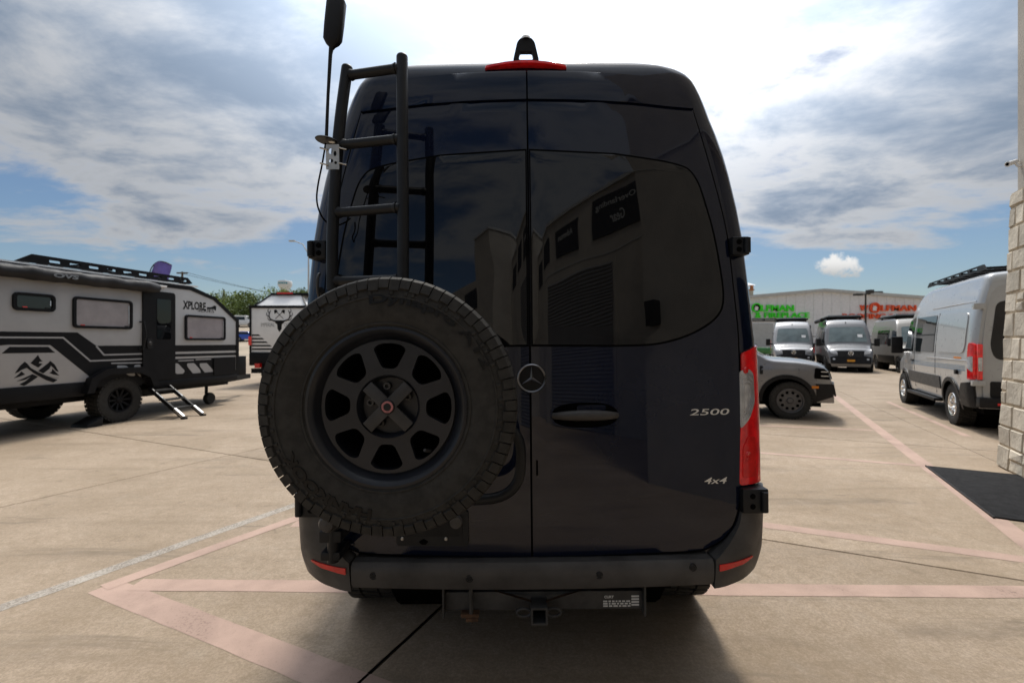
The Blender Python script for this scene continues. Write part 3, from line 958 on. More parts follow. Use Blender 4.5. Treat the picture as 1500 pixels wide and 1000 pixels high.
    for i in range(len(st_) - 1):
        for j in range(7):
            a = i * 7 + j; b = i * 7 + (j + 1) % 7; Fc.append((a, b, b + 7, a + 7))
    Fc.append(tuple(range(7))); Fc.append(tuple(reversed(range((len(st_) - 1) * 7, len(st_) * 7))))
    brk = meshobj('high_brake_light', V, Fc, M_RED, VAN, smooth=35)
    cc = VMI @ at(770.5, 92, 2.13)
    def cm(u, v, d): return cc + Vector((u, d, v))
    tr_ = rpoly([(-.060, 0), (.060, 0), (.040, .088), (.022, .108), (-.022, .108), (-.040, .088)], .012)
    rc = patch('roof_camera', tr_, cm, .012, -.012, M_BLKP, VAN, holes=[rpoly([(-.034, .006), (.034, .006), (.028, .044), (-.028, .044)], .008)])
    MB().lathe([(.001, .024), (.014, .020), (.022, .010), (.024, 0)], cc + Vector((0, .0, .102)), (0, 0, 1), 20).build('camera_dome', M_SCREEN, rc, smooth=60)
    # ---- bumper: middle step, corners, reflectors, sensors
    def bprof(z0, z1, out, top): return [(0.0, z1 + top), (out * .75, z1 + top * .4), (out, z1 - .012), (out, z0 + .025), (out * .8, z0), (0, z0 - .01)]
    def sweep(name, s_list, zf, out, m, par):
        V = []; Fc = []; nn = None
        for s in s_list:
            z0, z1 = zf(s)
            pr = [(-.05, z1), (out * .80, z1 - .002), (out, z1 - .018), (out * 1.03, (z0 + z1) / 2), (out * .97, z0 + .020), (out * .80, z0), (-.05, z0 - .005)]
            nn = len(pr)
            base = vsurf(s, .55); e = .004
            t1 = vsurf(s + e, .55) - vsurf(s - e, .55); nrm = t1.cross(Vector((0, 0, 1))); nrm = Vector((nrm.x, nrm.y, 0)).normalized()
            for dd, zz in pr: V.append(Vector((base.x, base.y, zz)) + nrm * dd)
        for i in range(len(s_list) - 1):
            for j in range(nn - 1):
                a = i * nn + j; Fc.append((a, a + 1, a + 1 + nn, a + nn))
        Fc.append(tuple(range(nn))); Fc.append(tuple(reversed(range((len(s_list) - 1) * nn, len(s_list) * nn))))
        return meshobj(name, V, Fc, m, par, smooth=40)
    mid = [-.745 + 1.49 * k / 24 for k in range(25)]
    bp = sweep('rear_bumper', mid, lambda s: (.478 + .012 * abs(s) ** 2, .592), .062, M_BUMP, VAN)
    for sd in (1, -1):
        corner = vpts([(1037, 849), (1037, 806), (1062, 789), (1078, 768), (1084, 747)])
        P = [(.752, .478), (.752, .590)] + [(s, z) for s, z in corner[2:]] + [(1.0, .858), (1.07, .860), (1.28, .82), (1.28, .58), (1.15, .535), (1.06, .508), (.98, .492), (.88, .484)]
        P = [P[0], P[1]] + spline([P[1]] + P[2:5], 4)[1:] + P[5:]
        def cmap(s, z, d):
            a = abs(s); k = max(0, min(1, (a - .752) / .24)); k = k * k * (3 - 2 * k)
            o = .062 * (1 - k) * max(0, min(1, (.80 - z) / .2)) + .016 * k - .022 * k * max(0, (.60 - z) / .12) ** 1.3
            return vmap(s, z, (o + d) if d > 0 else d)
        cr = patch('bumper_corner', P if sd == 1 else mirror(P), cmap, -.02, .001, M_BUMP, VAN, step=.025)
        rf = rpoly([(.766, .545), (.766, .571), (.85, .575), (.925, .583), (.930, .578), (.875, .558)], .004)
        patch('reflector', rf if sd == 1 else mirror(rf), cmap, .001, .006, M_REDR, cr, step=.025)
    for px, py in ((547, 843), (688, 845), (877, 840), (1015, 831)):
        p = VMI @ at(px, py, 1.915)
        p.y = vsurf(p.x / vw(.55), .55).y - .062
        sn = MB(); sn.lathe([(0, .004), (.010, .004), (.0115, .0015), (.016, .0015), (.018, -.003)], p, (0, -1, 0), 20); sn.build('parking_sensor', M_PCOAT, bp, smooth=30)
    # ---- tow hitch
    hb = MB(); hb.box(-.372, .47, .005, .075, .362, .440); hitch = hb.build('tow_hitch', M_STEEL, VAN, bevel=.006)
    for x in (-.375, .472):
        mb = MB(); mb.box(x - .004, x + .004, -.02, .16, .345, .50); mb.build('hitch_end_plate', M_STEEL, hitch)
    mb = MB()
    for a in ((-.034, -.026, -.035, .035), (.026, .034, -.035, .035)): mb.box(a[0] + .025, a[1] + .025, -.075, .06, .345, .415)
    mb.box(-.026 + .025, .026 + .025, -.075, .06, .407, .415); mb.box(-.026 + .025, .026 + .025, -.075, .06, .345, .353)
    rc = mb.build('receiver_tube', M_STEEL, hitch)
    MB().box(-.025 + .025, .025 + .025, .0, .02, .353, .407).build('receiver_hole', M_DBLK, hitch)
    mb = MB()
    mb.add([(-.16, .0, .446), (.025 - .03, -.05, .425), (.025 - .03, -.02, .418), (-.16, .03, .440)], [(0, 1, 2, 3)])
    mb.add([(.21, .0, .446), (.025 + .03, -.05, .425), (.025 + .03, -.02, .418), (.21, .03, .440)], [(0, 3, 2, 1)])
    mb.build('gusset', M_RUST, hitch)
    for sd in (-1, 1):
        mb = MB(); c = Vector((.025 + sd * .062, -.03, .372)); P = [c + Vector((.030 * math.cos(a), 0, .017 * math.sin(a))) for a in [2 * math.pi * k / 16 for k in range(17)]]
        mb.tube(P, .006, 8, False); mb.build('chain_loop', M_STEEL, hitch, smooth=60)
    mb = MB(); mb.box(-.300, -.225, -.03, .01, .350, .366); mb.box(-.280, -.228, -.035, -.0, .336, .351); mb.build('rusty_bracket', M_RUST, hitch, bevel=.003)
    mb = MB(); mb.tube([(-.258, -.02, .325), (-.258, -.02, .47)], .009, 10); mb.build('bracket_bolt', M_STEEL, hitch, smooth=40)
    def lm(u, v, d): return Vector((u, .005 - d, v))
    text('hitch_label', 'CURT', lm, .305, .410, .345, .421, .001, .001, M_LETW, hitch, bold=.03)
    for r_ in range(3):
        x = .30
        while x < .41:
            w = random.uniform(.006, .02); MB().box(x, x + w, .003, .0045, .374 + r_ * .010, .380 + r_ * .010).build('label_print', M_LETW, hitch); x += w + .005
    for r_ in range(4): MB().box(.420, .452, .003, .0045, .378 + r_ * .012, .385 + r_ * .012).build('label_print', M_LETW, hitch)
    # ---- number plate bracket, bottom left
    s, z = vinv(637, 770)
    pm = lambda u, v, d: vmap(s + u / vw(z), z + v, d)
    pb_ = patch('plate_bracket', rrect(-.16, -.075, .145, .07, .012), pm, .01, .022, M_PCOAT, dL, step=.05)
    patch('plate_recess', rrect(-.13, -.035, .12, .06, .02), pm, .022, .024, M_BLKP, pb_, step=.05)
    for u in (-.135, .05):
        MB().lathe([(0, .005), (.005, .005), (.008, 0)], pm(u, -.045, .023), (0, -1, 0), 10).build('plate_screw', M_GALV, pb_, smooth=40)
    MB().lathe([(0, .022), (.024, .020), (.028, .0)], pm(.095, .028, .024), (0, -1, 0), 20).build('plate_lamp', M_BUMP, pb_, smooth=30)
    patch('crest', rpoly([(-.055, -.068), (-.035, -.068), (-.025, -.056), (-.045, -.045), (-.065, -.056)], .004), pm, .022, .0245, M_DBLK, pb_)
    return dL, dR


DOORL, DOORR = build_van()


def build_spare():
    # ---- swing-out carrier
    ca = MB(); Y = 1.80
    hp = VMI @ at(484, 700, 1.86)
    def lp(px, py, y): return VMI @ at(px, py, y)
    ca.tube([lp(488, 745, 1.86), lp(488, 822, 1.86)], .022, 14)
    P = [lp(490, 770, 1.85), lp(560, 735, 1.78), lp(680, 732, 1.76), lp(725, 729, 1.76), lp(748, 718, 1.76), lp(760, 700, 1.76), lp(763, 675, 1.76), lp(761, 648, 1.76), lp(748, 628, 1.76), lp(715, 612, 1.77), lp(600, 596, 1.78), lp(488, 590, 1.85), lp(487, 640, 1.86), lp(487, 770, 1.86)]
    pp = [Vector(p) for p in spline([tuple(p) for p in P], 4)]
    ca.tube(pp, .020, 14)
    car = ca.build('wheel_carrier', M_PCOAT, VAN, smooth=60)
    for (a, b, c, d) in ((470, 775, 502, 792), (472, 806, 500, 818)):
        p, q = lp(a, b, 1.86), lp(c, d, 1.86)
        mb = MB(); mb.box(p.x, q.x, p.y - .02, p.y + .10, q.z, p.z); mb.build('carrier_bracket', M_PCOAT, car, bevel=.006)
    c = lp(481, 765, 1.80); MB().lathe([(0, .03), (.026, .026), (.034, .012), (.034, -.01)], c, (0, -1, 0), 20).build('pivot_cap', M_BUMP, car, smooth=40)
    mb = MB(); cen = Vector((-.37 - VAN.location.x, 0, 1.31)); cen.x += .012
    yc = 1.48 - VAN.location.y
    mb.tube([cen + Vector((0, yc + .05, 0)), cen + Vector((0, yc + .30, 0))], .06, 20); mb.box(cen.x - .13, cen.x + .13, yc + .285, yc + .31, cen.z - .13, cen.z + .13)
    mb.build('mount_plate', M_PCOAT, car)
    # ---- tyre (axis y); outer face towards the camera at -y
    Rt, W = .386, .245; h = W / 2; c0 = cen + Vector((0, yc, 0))
    prof = [(.215, h * .80), (.235, h * .95), (.243, h * .975), (.245, h * 1.01), (.249, h * 1.01), (.251, h * .985), (.262, h * 1.01), (.280, h * 1.03), (.300, h * 1.045), (.322, h * 1.032), (.324, h * 1.055), (.328, h * 1.052), (.330, h * 1.026), (.335, h * 1.02), (.356, h * .955), (.368, h * .86), (.372, h * .6), (.372, 0)]
    prof = prof + [(r, -x) for r, x in reversed(prof[:-1])]
    mb = MB(); mb.lathe(prof, c0, (0, -1, 0), 96)
    n = 72
    def pt(a, r, y): return c0 + Vector((r * math.cos(a), -y, r * math.sin(a)))
    st = 2 * math.pi / n
    for k in range(n):
        a = k * st
        for sg in (1, -1):
            o = 0 if sg == 1 else .5
            # shoulder lug that runs down onto the sidewall
            w = .455 if k % 2 else .44; ln = .345 if k % 2 else .352
            A = [a + (o - w) * st, a + (o + w) * st]
            sk = .10 * st
            pr = [(.386, .52), (.386, .80), (.3775, .955), (ln, 1.04)]
            pi_ = [(.368, .52), (.366, .78), (.358, .90), (ln - .004, .985)]
            V = []
            for (r, y), (ri, yi) in zip(pr, pi_):
                for q, aa in enumerate(A):
                    tw = sk * (y - .5) * 2
                    V.append(pt(aa + tw, r, sg * y * h)); V.append(pt(aa + tw, ri, sg * yi * h))
            Fc = []
            for i in range(3):
                b = i * 4
                Fc += [(b, b + 2, b + 6, b + 4), (b, b + 4, b + 5, b + 1), (b + 2, b + 3, b + 7, b + 6)]
            Fc += [(0, 1, 3, 2), (12, 14, 15, 13)]
            mb.add(V, Fc)
        for (y0, y1, o, tw) in ((-.42, -.03, .1, .35), (.03, .42, .6, .35)):
            A = [a + (o - .36) * st, a + (o + .36) * st]; V = []
            for y, t in ((y0, -tw), (y1, tw)):
                for aa in A:
                    V.append(pt(aa + t * st * .5, .386, y * h)); V.append(pt(aa + t * st * .5, .370, y * h))
            mb.add(V, [(0, 2, 6, 4), (0, 4, 5, 1), (2, 3, 7, 6), (0, 1, 3, 2), (4, 6, 7, 5)])
    sp = mb.build('spare_wheel', M_RUBBER, VAN, smooth=35)
    # serrated rib near the shoulder
    rb = MB()
    for k in range(100):
        a = k * 2 * math.pi / 100
        if math.sin(k * 2.4) < -.1: continue
        V = [pt(a + x * .014, r, h * y) for (r, y) in ((.330, 1.03), (.344, 1.015)) for x in (-1, 1)] + [pt(a + x * .010, r, h * (y + .022)) for (r, y) in ((.332, 1.03), (.342, 1.015)) for x in (-1, 1)]
        rb.add(V, [(4, 5, 7, 6), (0, 1, 5, 4), (1, 3, 7, 5), (3, 2, 6, 7), (2, 0, 4, 6)])
    rb.build('sidewall_rib', M_RUBBER, sp)['kind'] = 'stuff'
    # raised lettering: tops outwards
    def arc(a0, r0, rh):
        def f(u, v, d):
            a = a0 - u / r0
            r = r0 + v
            yy = interp([(.262, 1.01), (.300, 1.045), (.335, 1.02)])(r) * h
            return pt(a, r, yy + d)
        return f
    text('sidewall_lettering', 'Dynapro AT2', arc(R(98), .297, .03), 0, 0, .40, .036, -.0005, .0040, M_RUBL, sp, bold=.03)
    text('sidewall_lettering', 'HANKOOK', arc(R(262), .297, .03), 0, 0, .30, .034, -.0005, .0040, M_RUBL, sp, bold=.04)
    # ---- rim with eight windows
    fy = h * .80
    def rm(u, v, d): return c0 + Vector((u, -d, v))
    ring = lambda r, n=64: [(r * math.cos(2 * math.pi * k / n), r * math.sin(2 * math.pi * k / n)) for k in range(n)]
    holes = []
    for k in range(8):
        a = R(90 + 45 * k - 2)
        er_, et = Vector((math.cos(a), math.sin(a))), Vector((-math.sin(a), math.cos(a)))
        q = [er_ * .113 + et * -.021, er_ * .113 + et * .021, er_ * .172 + et * .050, er_ * .186 + et * .032, er_ * .190, er_ * .186 + et * -.032, er_ * .172 + et * -.050]
        holes.append(rpoly([tuple(x) for x in q], .014, 4))
    hub = ring(.094, 40)
    rim = patch('rim', ring(.199), rm, fy - .028, fy, M_RIMB, sp, holes=holes + [hub], edge=.003)
    mb = MB()
    mb.lathe([(.240, h * .90), (.238, h * .985), (.230, h * 1.0), (.222, h * .95), (.214, h * .86), (.211, h * .78), (.206, h * .72), (.201, h * .70), (.199, h * .74), (.1985, h * .60), (.196, h * .30), (.19, -h * .9)], c0, (0, -1, 0), 72)
    mb.lathe([(.094, fy), (.087, fy - .014), (.084, fy - .036), (.0, fy - .038)], c0, (0, -1, 0), 40)
    mb.build('rim_barrel', M_RIMB, rim, smooth=40)
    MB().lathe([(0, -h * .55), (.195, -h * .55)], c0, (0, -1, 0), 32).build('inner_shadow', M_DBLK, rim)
    # X shaped lock bar and badge
    mb = MB()
    for a in (45, -45):
        d = Vector((math.cos(R(a)), 0, math.sin(R(a)))); e = Vector((-math.sin(R(a)), 0, math.cos(R(a))))
        mb.obox(c0 + Vector((0, -(fy - .004) - (.0015 if a > 0 else 0), 0)), d * .088, e * .0185, Vector((0, .006, 0)))
    xb = mb.build('lock_bar', mat('worn_grey', (.032, .032, .033), .5, var=.2, scale=14), rim, bevel=.003)
    MB().lathe([(0, .0035), (.014, .0035), (.020, .002), (.022, 0)], c0 + Vector((0, -(fy + .004), 0)), (0, -1, 0), 28).build('centre_badge', M_PCOAT, xb, smooth=40)
    m_ring = mat('badge_pink', (.34, .13, .13), .5, var=.4, scale=160)
    MB().lathe([(.0115, .0042), (.0175, .0040)], c0 + Vector((0, -(fy + .004), 0)), (0, -1, 0), 28).build('badge_ring', m_ring, xb)
    for k in range(5):
        a = R(18 + 72 * k + 8)
        c = c0 + Vector((.060 * math.cos(a), -(fy - .036), .060 * math.sin(a)))
        MB().lathe([(.0, .004), (.005, .004), (.006, .016), (.011, .016), (.012, 0)], c, (0, -1, 0), 12).build('wheel_nut', M_STEEL, rim, smooth=40)
    v0 = c0 + Vector((.185 * math.cos(R(-48)), -(fy + .012), .185 * math.sin(R(-48))))
    MB().tube([v0 + Vector((0, .03, 0)), v0 + Vector((-.012, -.008, .012))], .0045, 8).build('valve_stem', M_STEEL, rim, smooth=40)


build_spare()


def build_ladder():
    def lp(px, py, y): return VMI @ at(px, py, y)
    r = .0225
    # right rail and left rail follow the slope of the doors
    RR = [(590, 425, 1.765), (590.5, 330, 1.775), (589.5, 200, 1.80), (589, 84, 1.84)]
    LL = [(487, 425, 1.83), (487.5, 335, 1.835), (496, 200, 1.86), (508.5, 100, 1.90)]
    a = [lp(*p) for p in RR]; b = [lp(*p) for p in LL]
    sa = [Vector(p) for p in spline([tuple(p) for p in a], 5)]; sb = [Vector(p) for p in spline([tuple(p) for p in b], 5)]
    L = MB(); L.tube(sa, r, 20); lad = L.build('ladder', M_PCOAT, VAN, smooth=50)
    L = MB(); L.tube(sb, r, 20); L.build('ladder_rail', M_PCOAT, lad, smooth=50)
    for (p, q) in (((509, 111, 1.895), (586, 100, 1.835)), ((499, 213, 1.858), (586, 203.5, 1.80)), ((491, 312, 1.838), (587, 304, 1.775)), ((488, 412, 1.83), (589, 409, 1.768))):
        p, q = lp(*p), lp(*q)
        mb = MB(); mb.tube([p, q], .0185, 18); mb.build('rung', M_PCOAT, lad, smooth=50)
        for e, dd in ((p, (q - p).normalized()), (q, (p - q).normalized())):
            mb = MB(); mb.tube([e + dd * .017, e + dd * .031], [.0225, .0185], 18, False); mb.build('weld_bead', M_PCOAT, lad, smooth=50)
    for e, t in ((sa[-1], sa[-1] - sa[-2]), (sb[-1], sb[-1] - sb[-2])):
        mb = MB(); mb.lathe([(r, 0), (r * .92, .005), (r * .5, .009), (0.0005, .010)], e, t, 20); mb.build('tube_cap', M_BLKP, lad, smooth=60)
    # stand-off brackets to the hinge side
    for (x, y, yy) in ((487, 392, 1.83), (470, 425, 1.85)):
        p = lp(x, y, yy); mb = MB(); mb.tube([p, p + Vector((-.07, .18, 0))], .013, 10); mb.build('standoff', M_PCOAT, lad, smooth=50)
    p = lp(468, 418, 1.84); P = [p + Vector((0, -.02 * math.cos(t), .045 * math.sin(t))) for t in [math.pi * (k / 8 - .5) for k in range(9)]]
    MB().tube(P, .006, 8).build('latch_loop', M_STEEL, lad, smooth=50)
    # ---- cellular antenna on a bracket clamped to the left rail
    yA = 1.84
    base = lp(479, 206, yA)
    an = MB(); an.lathe([(0, .004), (.042, .003), (.045, -.001), (.042, -.004), (0, -.004)], base, (.12, 0, 1), 28)
    ant = an.build('antenna', M_PCOAT, VAN, smooth=40)
    mb = MB(); mb.tube([lp(478, 204, yA), lp(480.5, 140, yA), lp(484, 80, yA + .01), lp(486, 66, yA + .012)], [.0065, .006, .0075, .0105], 12); mb.build('antenna_rod', M_BLKP, ant, smooth=50)
    top = lp(488.5, 33, yA + .015)
    t1, t0 = lp(493.5, -1, yA + .02), lp(486, 72, yA + .012); ax = (t1 - t0).normalized()
    V = []; Fc = []; n = 20; side = Vector((1, 0, 0)); side = (side - ax * side.dot(ax)).normalized(); dep = ax.cross(side)
    LL = (t1 - t0).length
    stn = [(0, .008, .008), (.04, .012, .010), (.10, .026, .016), (.18, .036, .020), (.5, .038, .021), (.92, .038, .021), (.975, .033, .018), (1.0, .018, .009)]
    for (t, w, dth) in stn:
        for k in range(n):
            a_ = 2 * math.pi * k / n; ca, sa_ = math.cos(a_), math.sin(a_)
            V.append(t0 + ax * LL * t + side * w * math.copysign(abs(ca) ** .6, ca) + dep * dth * math.copysign(abs(sa_) ** .6, sa_))
    for i in range(len(stn) - 1):
        for k in range(n): Fc.append((i * n + k, i * n + (k + 1) % n, (i + 1) * n + (k + 1) % n, (i + 1) * n + k))
    Fc.append(tuple(range(n))); Fc.append(tuple(range((len(stn) - 1) * n, len(stn) * n)))
    meshobj('antenna_paddle', V, Fc, M_BLKP, ant, smooth=40)
    pl = lp(487.5, 230, yA - .012)
    def am(u, v, d): return pl + Vector((u, -d, v))
    hl = [[(cx + rx * math.cos(t), cy + ry * math.sin(t)) for t in [2 * math.pi * k / 10 for k in range(10)]] for cx, cy, rx, ry in ((-.008, .022, .008, .012), (.010, .012, .006, .011), (-.006, -.016, .009, .008), (.012, -.024, .006, .006))]
    pt_ = patch('antenna_plate', rrect(-.026, -.050, .026, .048, .003), am, 0, .003, M_GALV, ant, holes=hl)
    MB().tube([base + Vector((.01, 0, -.003)), base + Vector((.035, -.005, -.01))], .006, 8).build('plate_neck', M_GALV, ant)
    for zz in (.030, -.030):
        for xx in (-.034, .040):
            mb = MB(); c = pl + Vector((xx, -.006, zz)); mb.tube([c + Vector((-.014, 0, .004)), c + Vector((.016, 0, -.004))], .0032, 8); mb.build('clamp_bolt', M_GALV, ant, smooth=50)
    cb = [lp(477, 210, yA), lp(472, 240, yA), lp(466, 270, yA), lp(464, 292, yA), lp(468, 310, yA + .03), lp(477, 324, yA + .06), lp(492, 330, yA + .12), lp(505, 326, yA + .15), lp(513, 320, yA + .18)]
    MB().tube([Vector(p) for p in spline([tuple(p) for p in cb], 5)], .0035, 8).build('antenna_cable', M_DBLK, ant, smooth=60)


build_ladder()

# ================================================================== dealership (stone pier in view, the rest mirrored in the van's glass)
DE = Vector((-.475, -.88, 0)); DN = Vector((-.88, .475, 0))
DROOT = Vector((5.875, 5.63, 0)); DRZ = math.atan2(DN.y, DN.x)


def build_dealer():
    T = thing('dealership_building', 'stucco dealership building with battered stone pier at its corner', 'building', DROOT, DRZ)
    # local: x out of the facade, y along it towards the camera side, z up
    def bat(z): return -.115 * max(0, z) / 3.24
    mb = MB(); H = 3.26; y0, y1 = .02, 1.25
    V = [(-.010, y0, 0), (-.010, y1, 0), (-1.0, y1, 0), (-1.0, y0, 0), (-.125, y0 + .0, H), (-.125, y1, H), (-1.0, y1, H), (-1.0, y0, H)]
    pier = MB().add(V, [(0, 1, 5, 4), (1, 2, 6, 5), (2, 3, 7, 6), (3, 0, 4, 7), (4, 5, 6, 7)]).build('stone_pier', M_MORTAR, T)
    rnd = random.Random(5)
    z = .0; heights = [.27, .23, .26, .29, .24, .26, .29, .23, .26, .24, .28, .24, .17]
    k = 0
    for hgt in heights:
        y = 0.0; first = rnd.uniform(.14, .40)
        while y < 1.24:
            w = first if y == 0 else rnd.uniform(.18, .42)
            w = min(w, 1.25 - y)
            if 1.25 - y - w < .12: w = 1.25 - y
            g = .007
            rows = [(z + g, z + hgt - g)]
            if rnd.random() < .22: rows = [(z + g, z + hgt * .52 - g), (z + hgt * .52 + g, z + hgt - g)]
            for (a, b) in rows:
                pr = rnd.uniform(-.006, .000); ch = .012
                def P(yy, zz, d): return (bat(zz) - .03 + d, yy, zz)
                ya, yb = y + g, y + w - g
                V = [P(ya, a, -.02), P(yb, a, -.02), P(yb, b, -.02), P(ya, b, -.02)]
                q = [(ya, a), (yb, a), (yb, b), (ya, b)]
                V += [P(u, v, .016 + pr) for u, v in q]
                j = lambda: rnd.uniform(.6, 1.6) * ch
                V += [P(ya + j(), a + j(), .032 + pr + rnd.uniform(-.006, .008)), P(yb - j(), a + j(), .032 + pr + rnd.uniform(-.006, .008)), P(yb - j(), b - j(), .032 + pr + rnd.uniform(-.006, .008)), P(ya + j(), b - j(), .032 + pr + rnd.uniform(-.006, .008))]
                Fc = [(0, 1, 5, 4), (1, 2, 6, 5), (2, 3, 7, 6), (3, 0, 4, 7), (4, 5, 9, 8), (5, 6, 10, 9), (6, 7, 11, 10), (7, 4, 8, 11), (8, 9, 10), (8, 10, 11)]
                o = meshobj('stone', V, Fc, M_STONE, pier)
            y += w
        # the end face (seen only from the far side)
        V = [(-.95, -.0, z + .006), (-.05 + bat(z), -.0, z + .006), (-.05 + bat(z), -.0, z + hgt - .006), (-.95, 0, z + hgt - .006)]
        V += [(x, .03, zz) for x, _, zz in V]
        meshobj('stone', V, [(0, 1, 2, 3), (4, 5, 6, 7), (0, 1, 5, 4), (1, 2, 6, 5), (2, 3, 7, 6), (3, 0, 4, 7)], M_STONE, pier)
        z += hgt
    MB().box(-1.0, -.165, .06, 1.2, 3.20, 9.0).build('pier_shaft', M_STUCCO, T)
    # corner tower with recessed entrance
    MB().box(-6.0, -.62, 1.2, 8.60, 0, 9.6).build('tower_wall', M_STUCCO, T)
    MB().box(-1.0, -.27, 5.6, 8.65, 0, 9.0).build('wall', M_STUCCO, T)
    MB().box(-.60, -.25, 1.0, 8.67, 4.75, 4.79).build('reveal_strip', M_ROOFT, T)
    ed = MB().box(-.6, -.56, 2.4, 5.4, 0.02, 2.6).build('entrance_glazing', M_GLASS, T)
    for y in (2.4, 3.4, 4.4, 5.36): MB().box(-.57, -.52, y, y + .05, 0.02, 2.62).build('mullion', M_BLKP, ed)
    X = -3.4
    MB().box(X - 8, X, 8.59, 17.4, 0, 7.05).build('facade', M_STUCCO, T)
    MB().box(X - 8, X + .06, 8.61, 17.45, 7.05, 7.16).build('parapet_cap', M_ROOFT, T)
    MB().box(X - 8.2, X - .6, 17.38, 20.2, 0, 7.2).build('facade', M_STUCCO, T)
    MB().box(X - 8.2, X - .54, 17.46, 20.2, 7.2, 7.3).build('parapet_cap', M_ROOFT, T)
    MB().box(X - 8, X + .5, 20.2, 22.0, 0, 8.3).build('far_tower', M_STUCCO, T)
    MB().box(X - 8, X + .55, 20.15, 22.05, 8.3, 8.42).build('parapet_cap', M_ROOFT, T)
    MB().box(X - 8.2, X, 22.0, 40, 0, 7.05).build('facade', M_STUCCO, T)
    MB().box(X - .0, X + .012, 8.7, 17.3, 5.28, 5.31).build('reveal_strip', M_ROOFT, T)
    def banner(ya, yb, za, zb, lines, dx=0.0):
        wall = lambda u, v, d: Vector((X + dx + d, u, v))
        b = patch('banner', [(ya, za), (yb, za), (yb, zb), (ya, zb)], wall, 0, .03, M_BANNER, T)
        H = (zb - za)
        for i, t in enumerate(lines):
            v1 = zb - H * (.20 + i * .34); v0 = v1 - H * .22
            L = min(.86, .075 * len(t)) * (yb - ya); c = (ya + yb) / 2
            text('banner_text', t, wall, c - L / 2, v0, c + L / 2, v1, .031, .004, M_LETW, b, bold=.0)
    banner(11.35, 13.3, 5.75, 6.80, ['Overlanding', 'Gear'])
    banner(14.0, 15.35, 5.70, 6.65, ['Adventure'])
    banner(15.9, 17.0, 5.70, 6.65, [])
    banner(18.0, 19.6, 5.70, 6.65, [], -.6)
    for a in (23.2, 26.5, 30.0, 33.5): banner(a, a + 1.9, 5.7, 6.65, [])
    for ya, yb, dh in ((12.7, 16.1, 5.0), (24, 27.5, 5.0), (31, 34.5, 5.0)):
        MB().box(X + .0, X + .018, ya - .12, yb + .12, 0, dh + .12).build('door_frame', M_STUCCO, T)
        dr = MB().box(X + .0, X + .03, ya, yb, 0, dh).build('roll_up_door', M_ROLLUP, T)
        if ya > 20: continue
        n = 44; pz = dh / n
        slat = MB().add([(X + .03, ya, .0), (X + .03, yb, .0), (X + .07, yb, pz * .5), (X + .07, ya, pz * .5), (X + .03, yb, pz), (X + .03, ya, pz)], [(0, 1, 2, 3), (3, 2, 4, 5)]).build('slat', M_ROLLUP, dr)
        for i in range(1, n):
            o = link(slat.copy(), dr); o.location.z = pz * i
    lm = MB().box(-.27, -.10, 8.28, 8.50, 2.20, 2.58).build('wall_lamp', M_BLKP, T, bevel=.02)
    # security camera on the shaft
    c = DROOT + DN * -.08 + DE * .14 + Vector((0, 0, 3.60))
    s = thing('security_camera', 'small white bullet security camera fixed to the wall above the stone pier', 'camera', c)
    c2 = Vector((0, 0, 0)); ax = Vector((-.75, -.1, -.25)).normalized()
    MB().lathe([(0, -.08), (.026, -.08), (.028, .04), (.032, .05), (.024, .055), (0, .045)], c2, ax, 18).build('housing', M_SCREEN, s, smooth=40)
    MB().tube([c2 - ax * .05, c2 - DN * .06 + Vector((0, 0, -.05)), c2 - DN * .10 + Vector((0, 0, -.05))], .014, 10).build('arm', M_SCREEN, s, smooth=40)
    MB().lathe([(0, .0), (.018, 0)], c2 + ax * .057, ax, 14).build('lens', M_DBLK, s)


build_dealer()

# ================================================================== grey travel trailer
TX, TY = -7.3, 8.65; TDX, TDY = .190, .982
TR = thing('travel_trailer', 'grey off-road travel trailer with black stripes, awning bag and fold-out steps', 'trailer', (TX, TY, 0), heading(TDX, TDY))


def tp(px, py):
    k = (px - 750) / F
    t = (TX - k * TY) / (k * TDY - TDX); Y = TY + TDY * t
    return (t, CAMZ + (500 - py) * Y / F)


def z1(L): return [tp(x / 3.3333, 340 + y / 3.3333) for x, y in L]
def z3(L): return [tp(x / 6.665, 480 + y / 6.667) for x, y in L]
def tmap(u, v, d): return Vector((d, u, v))


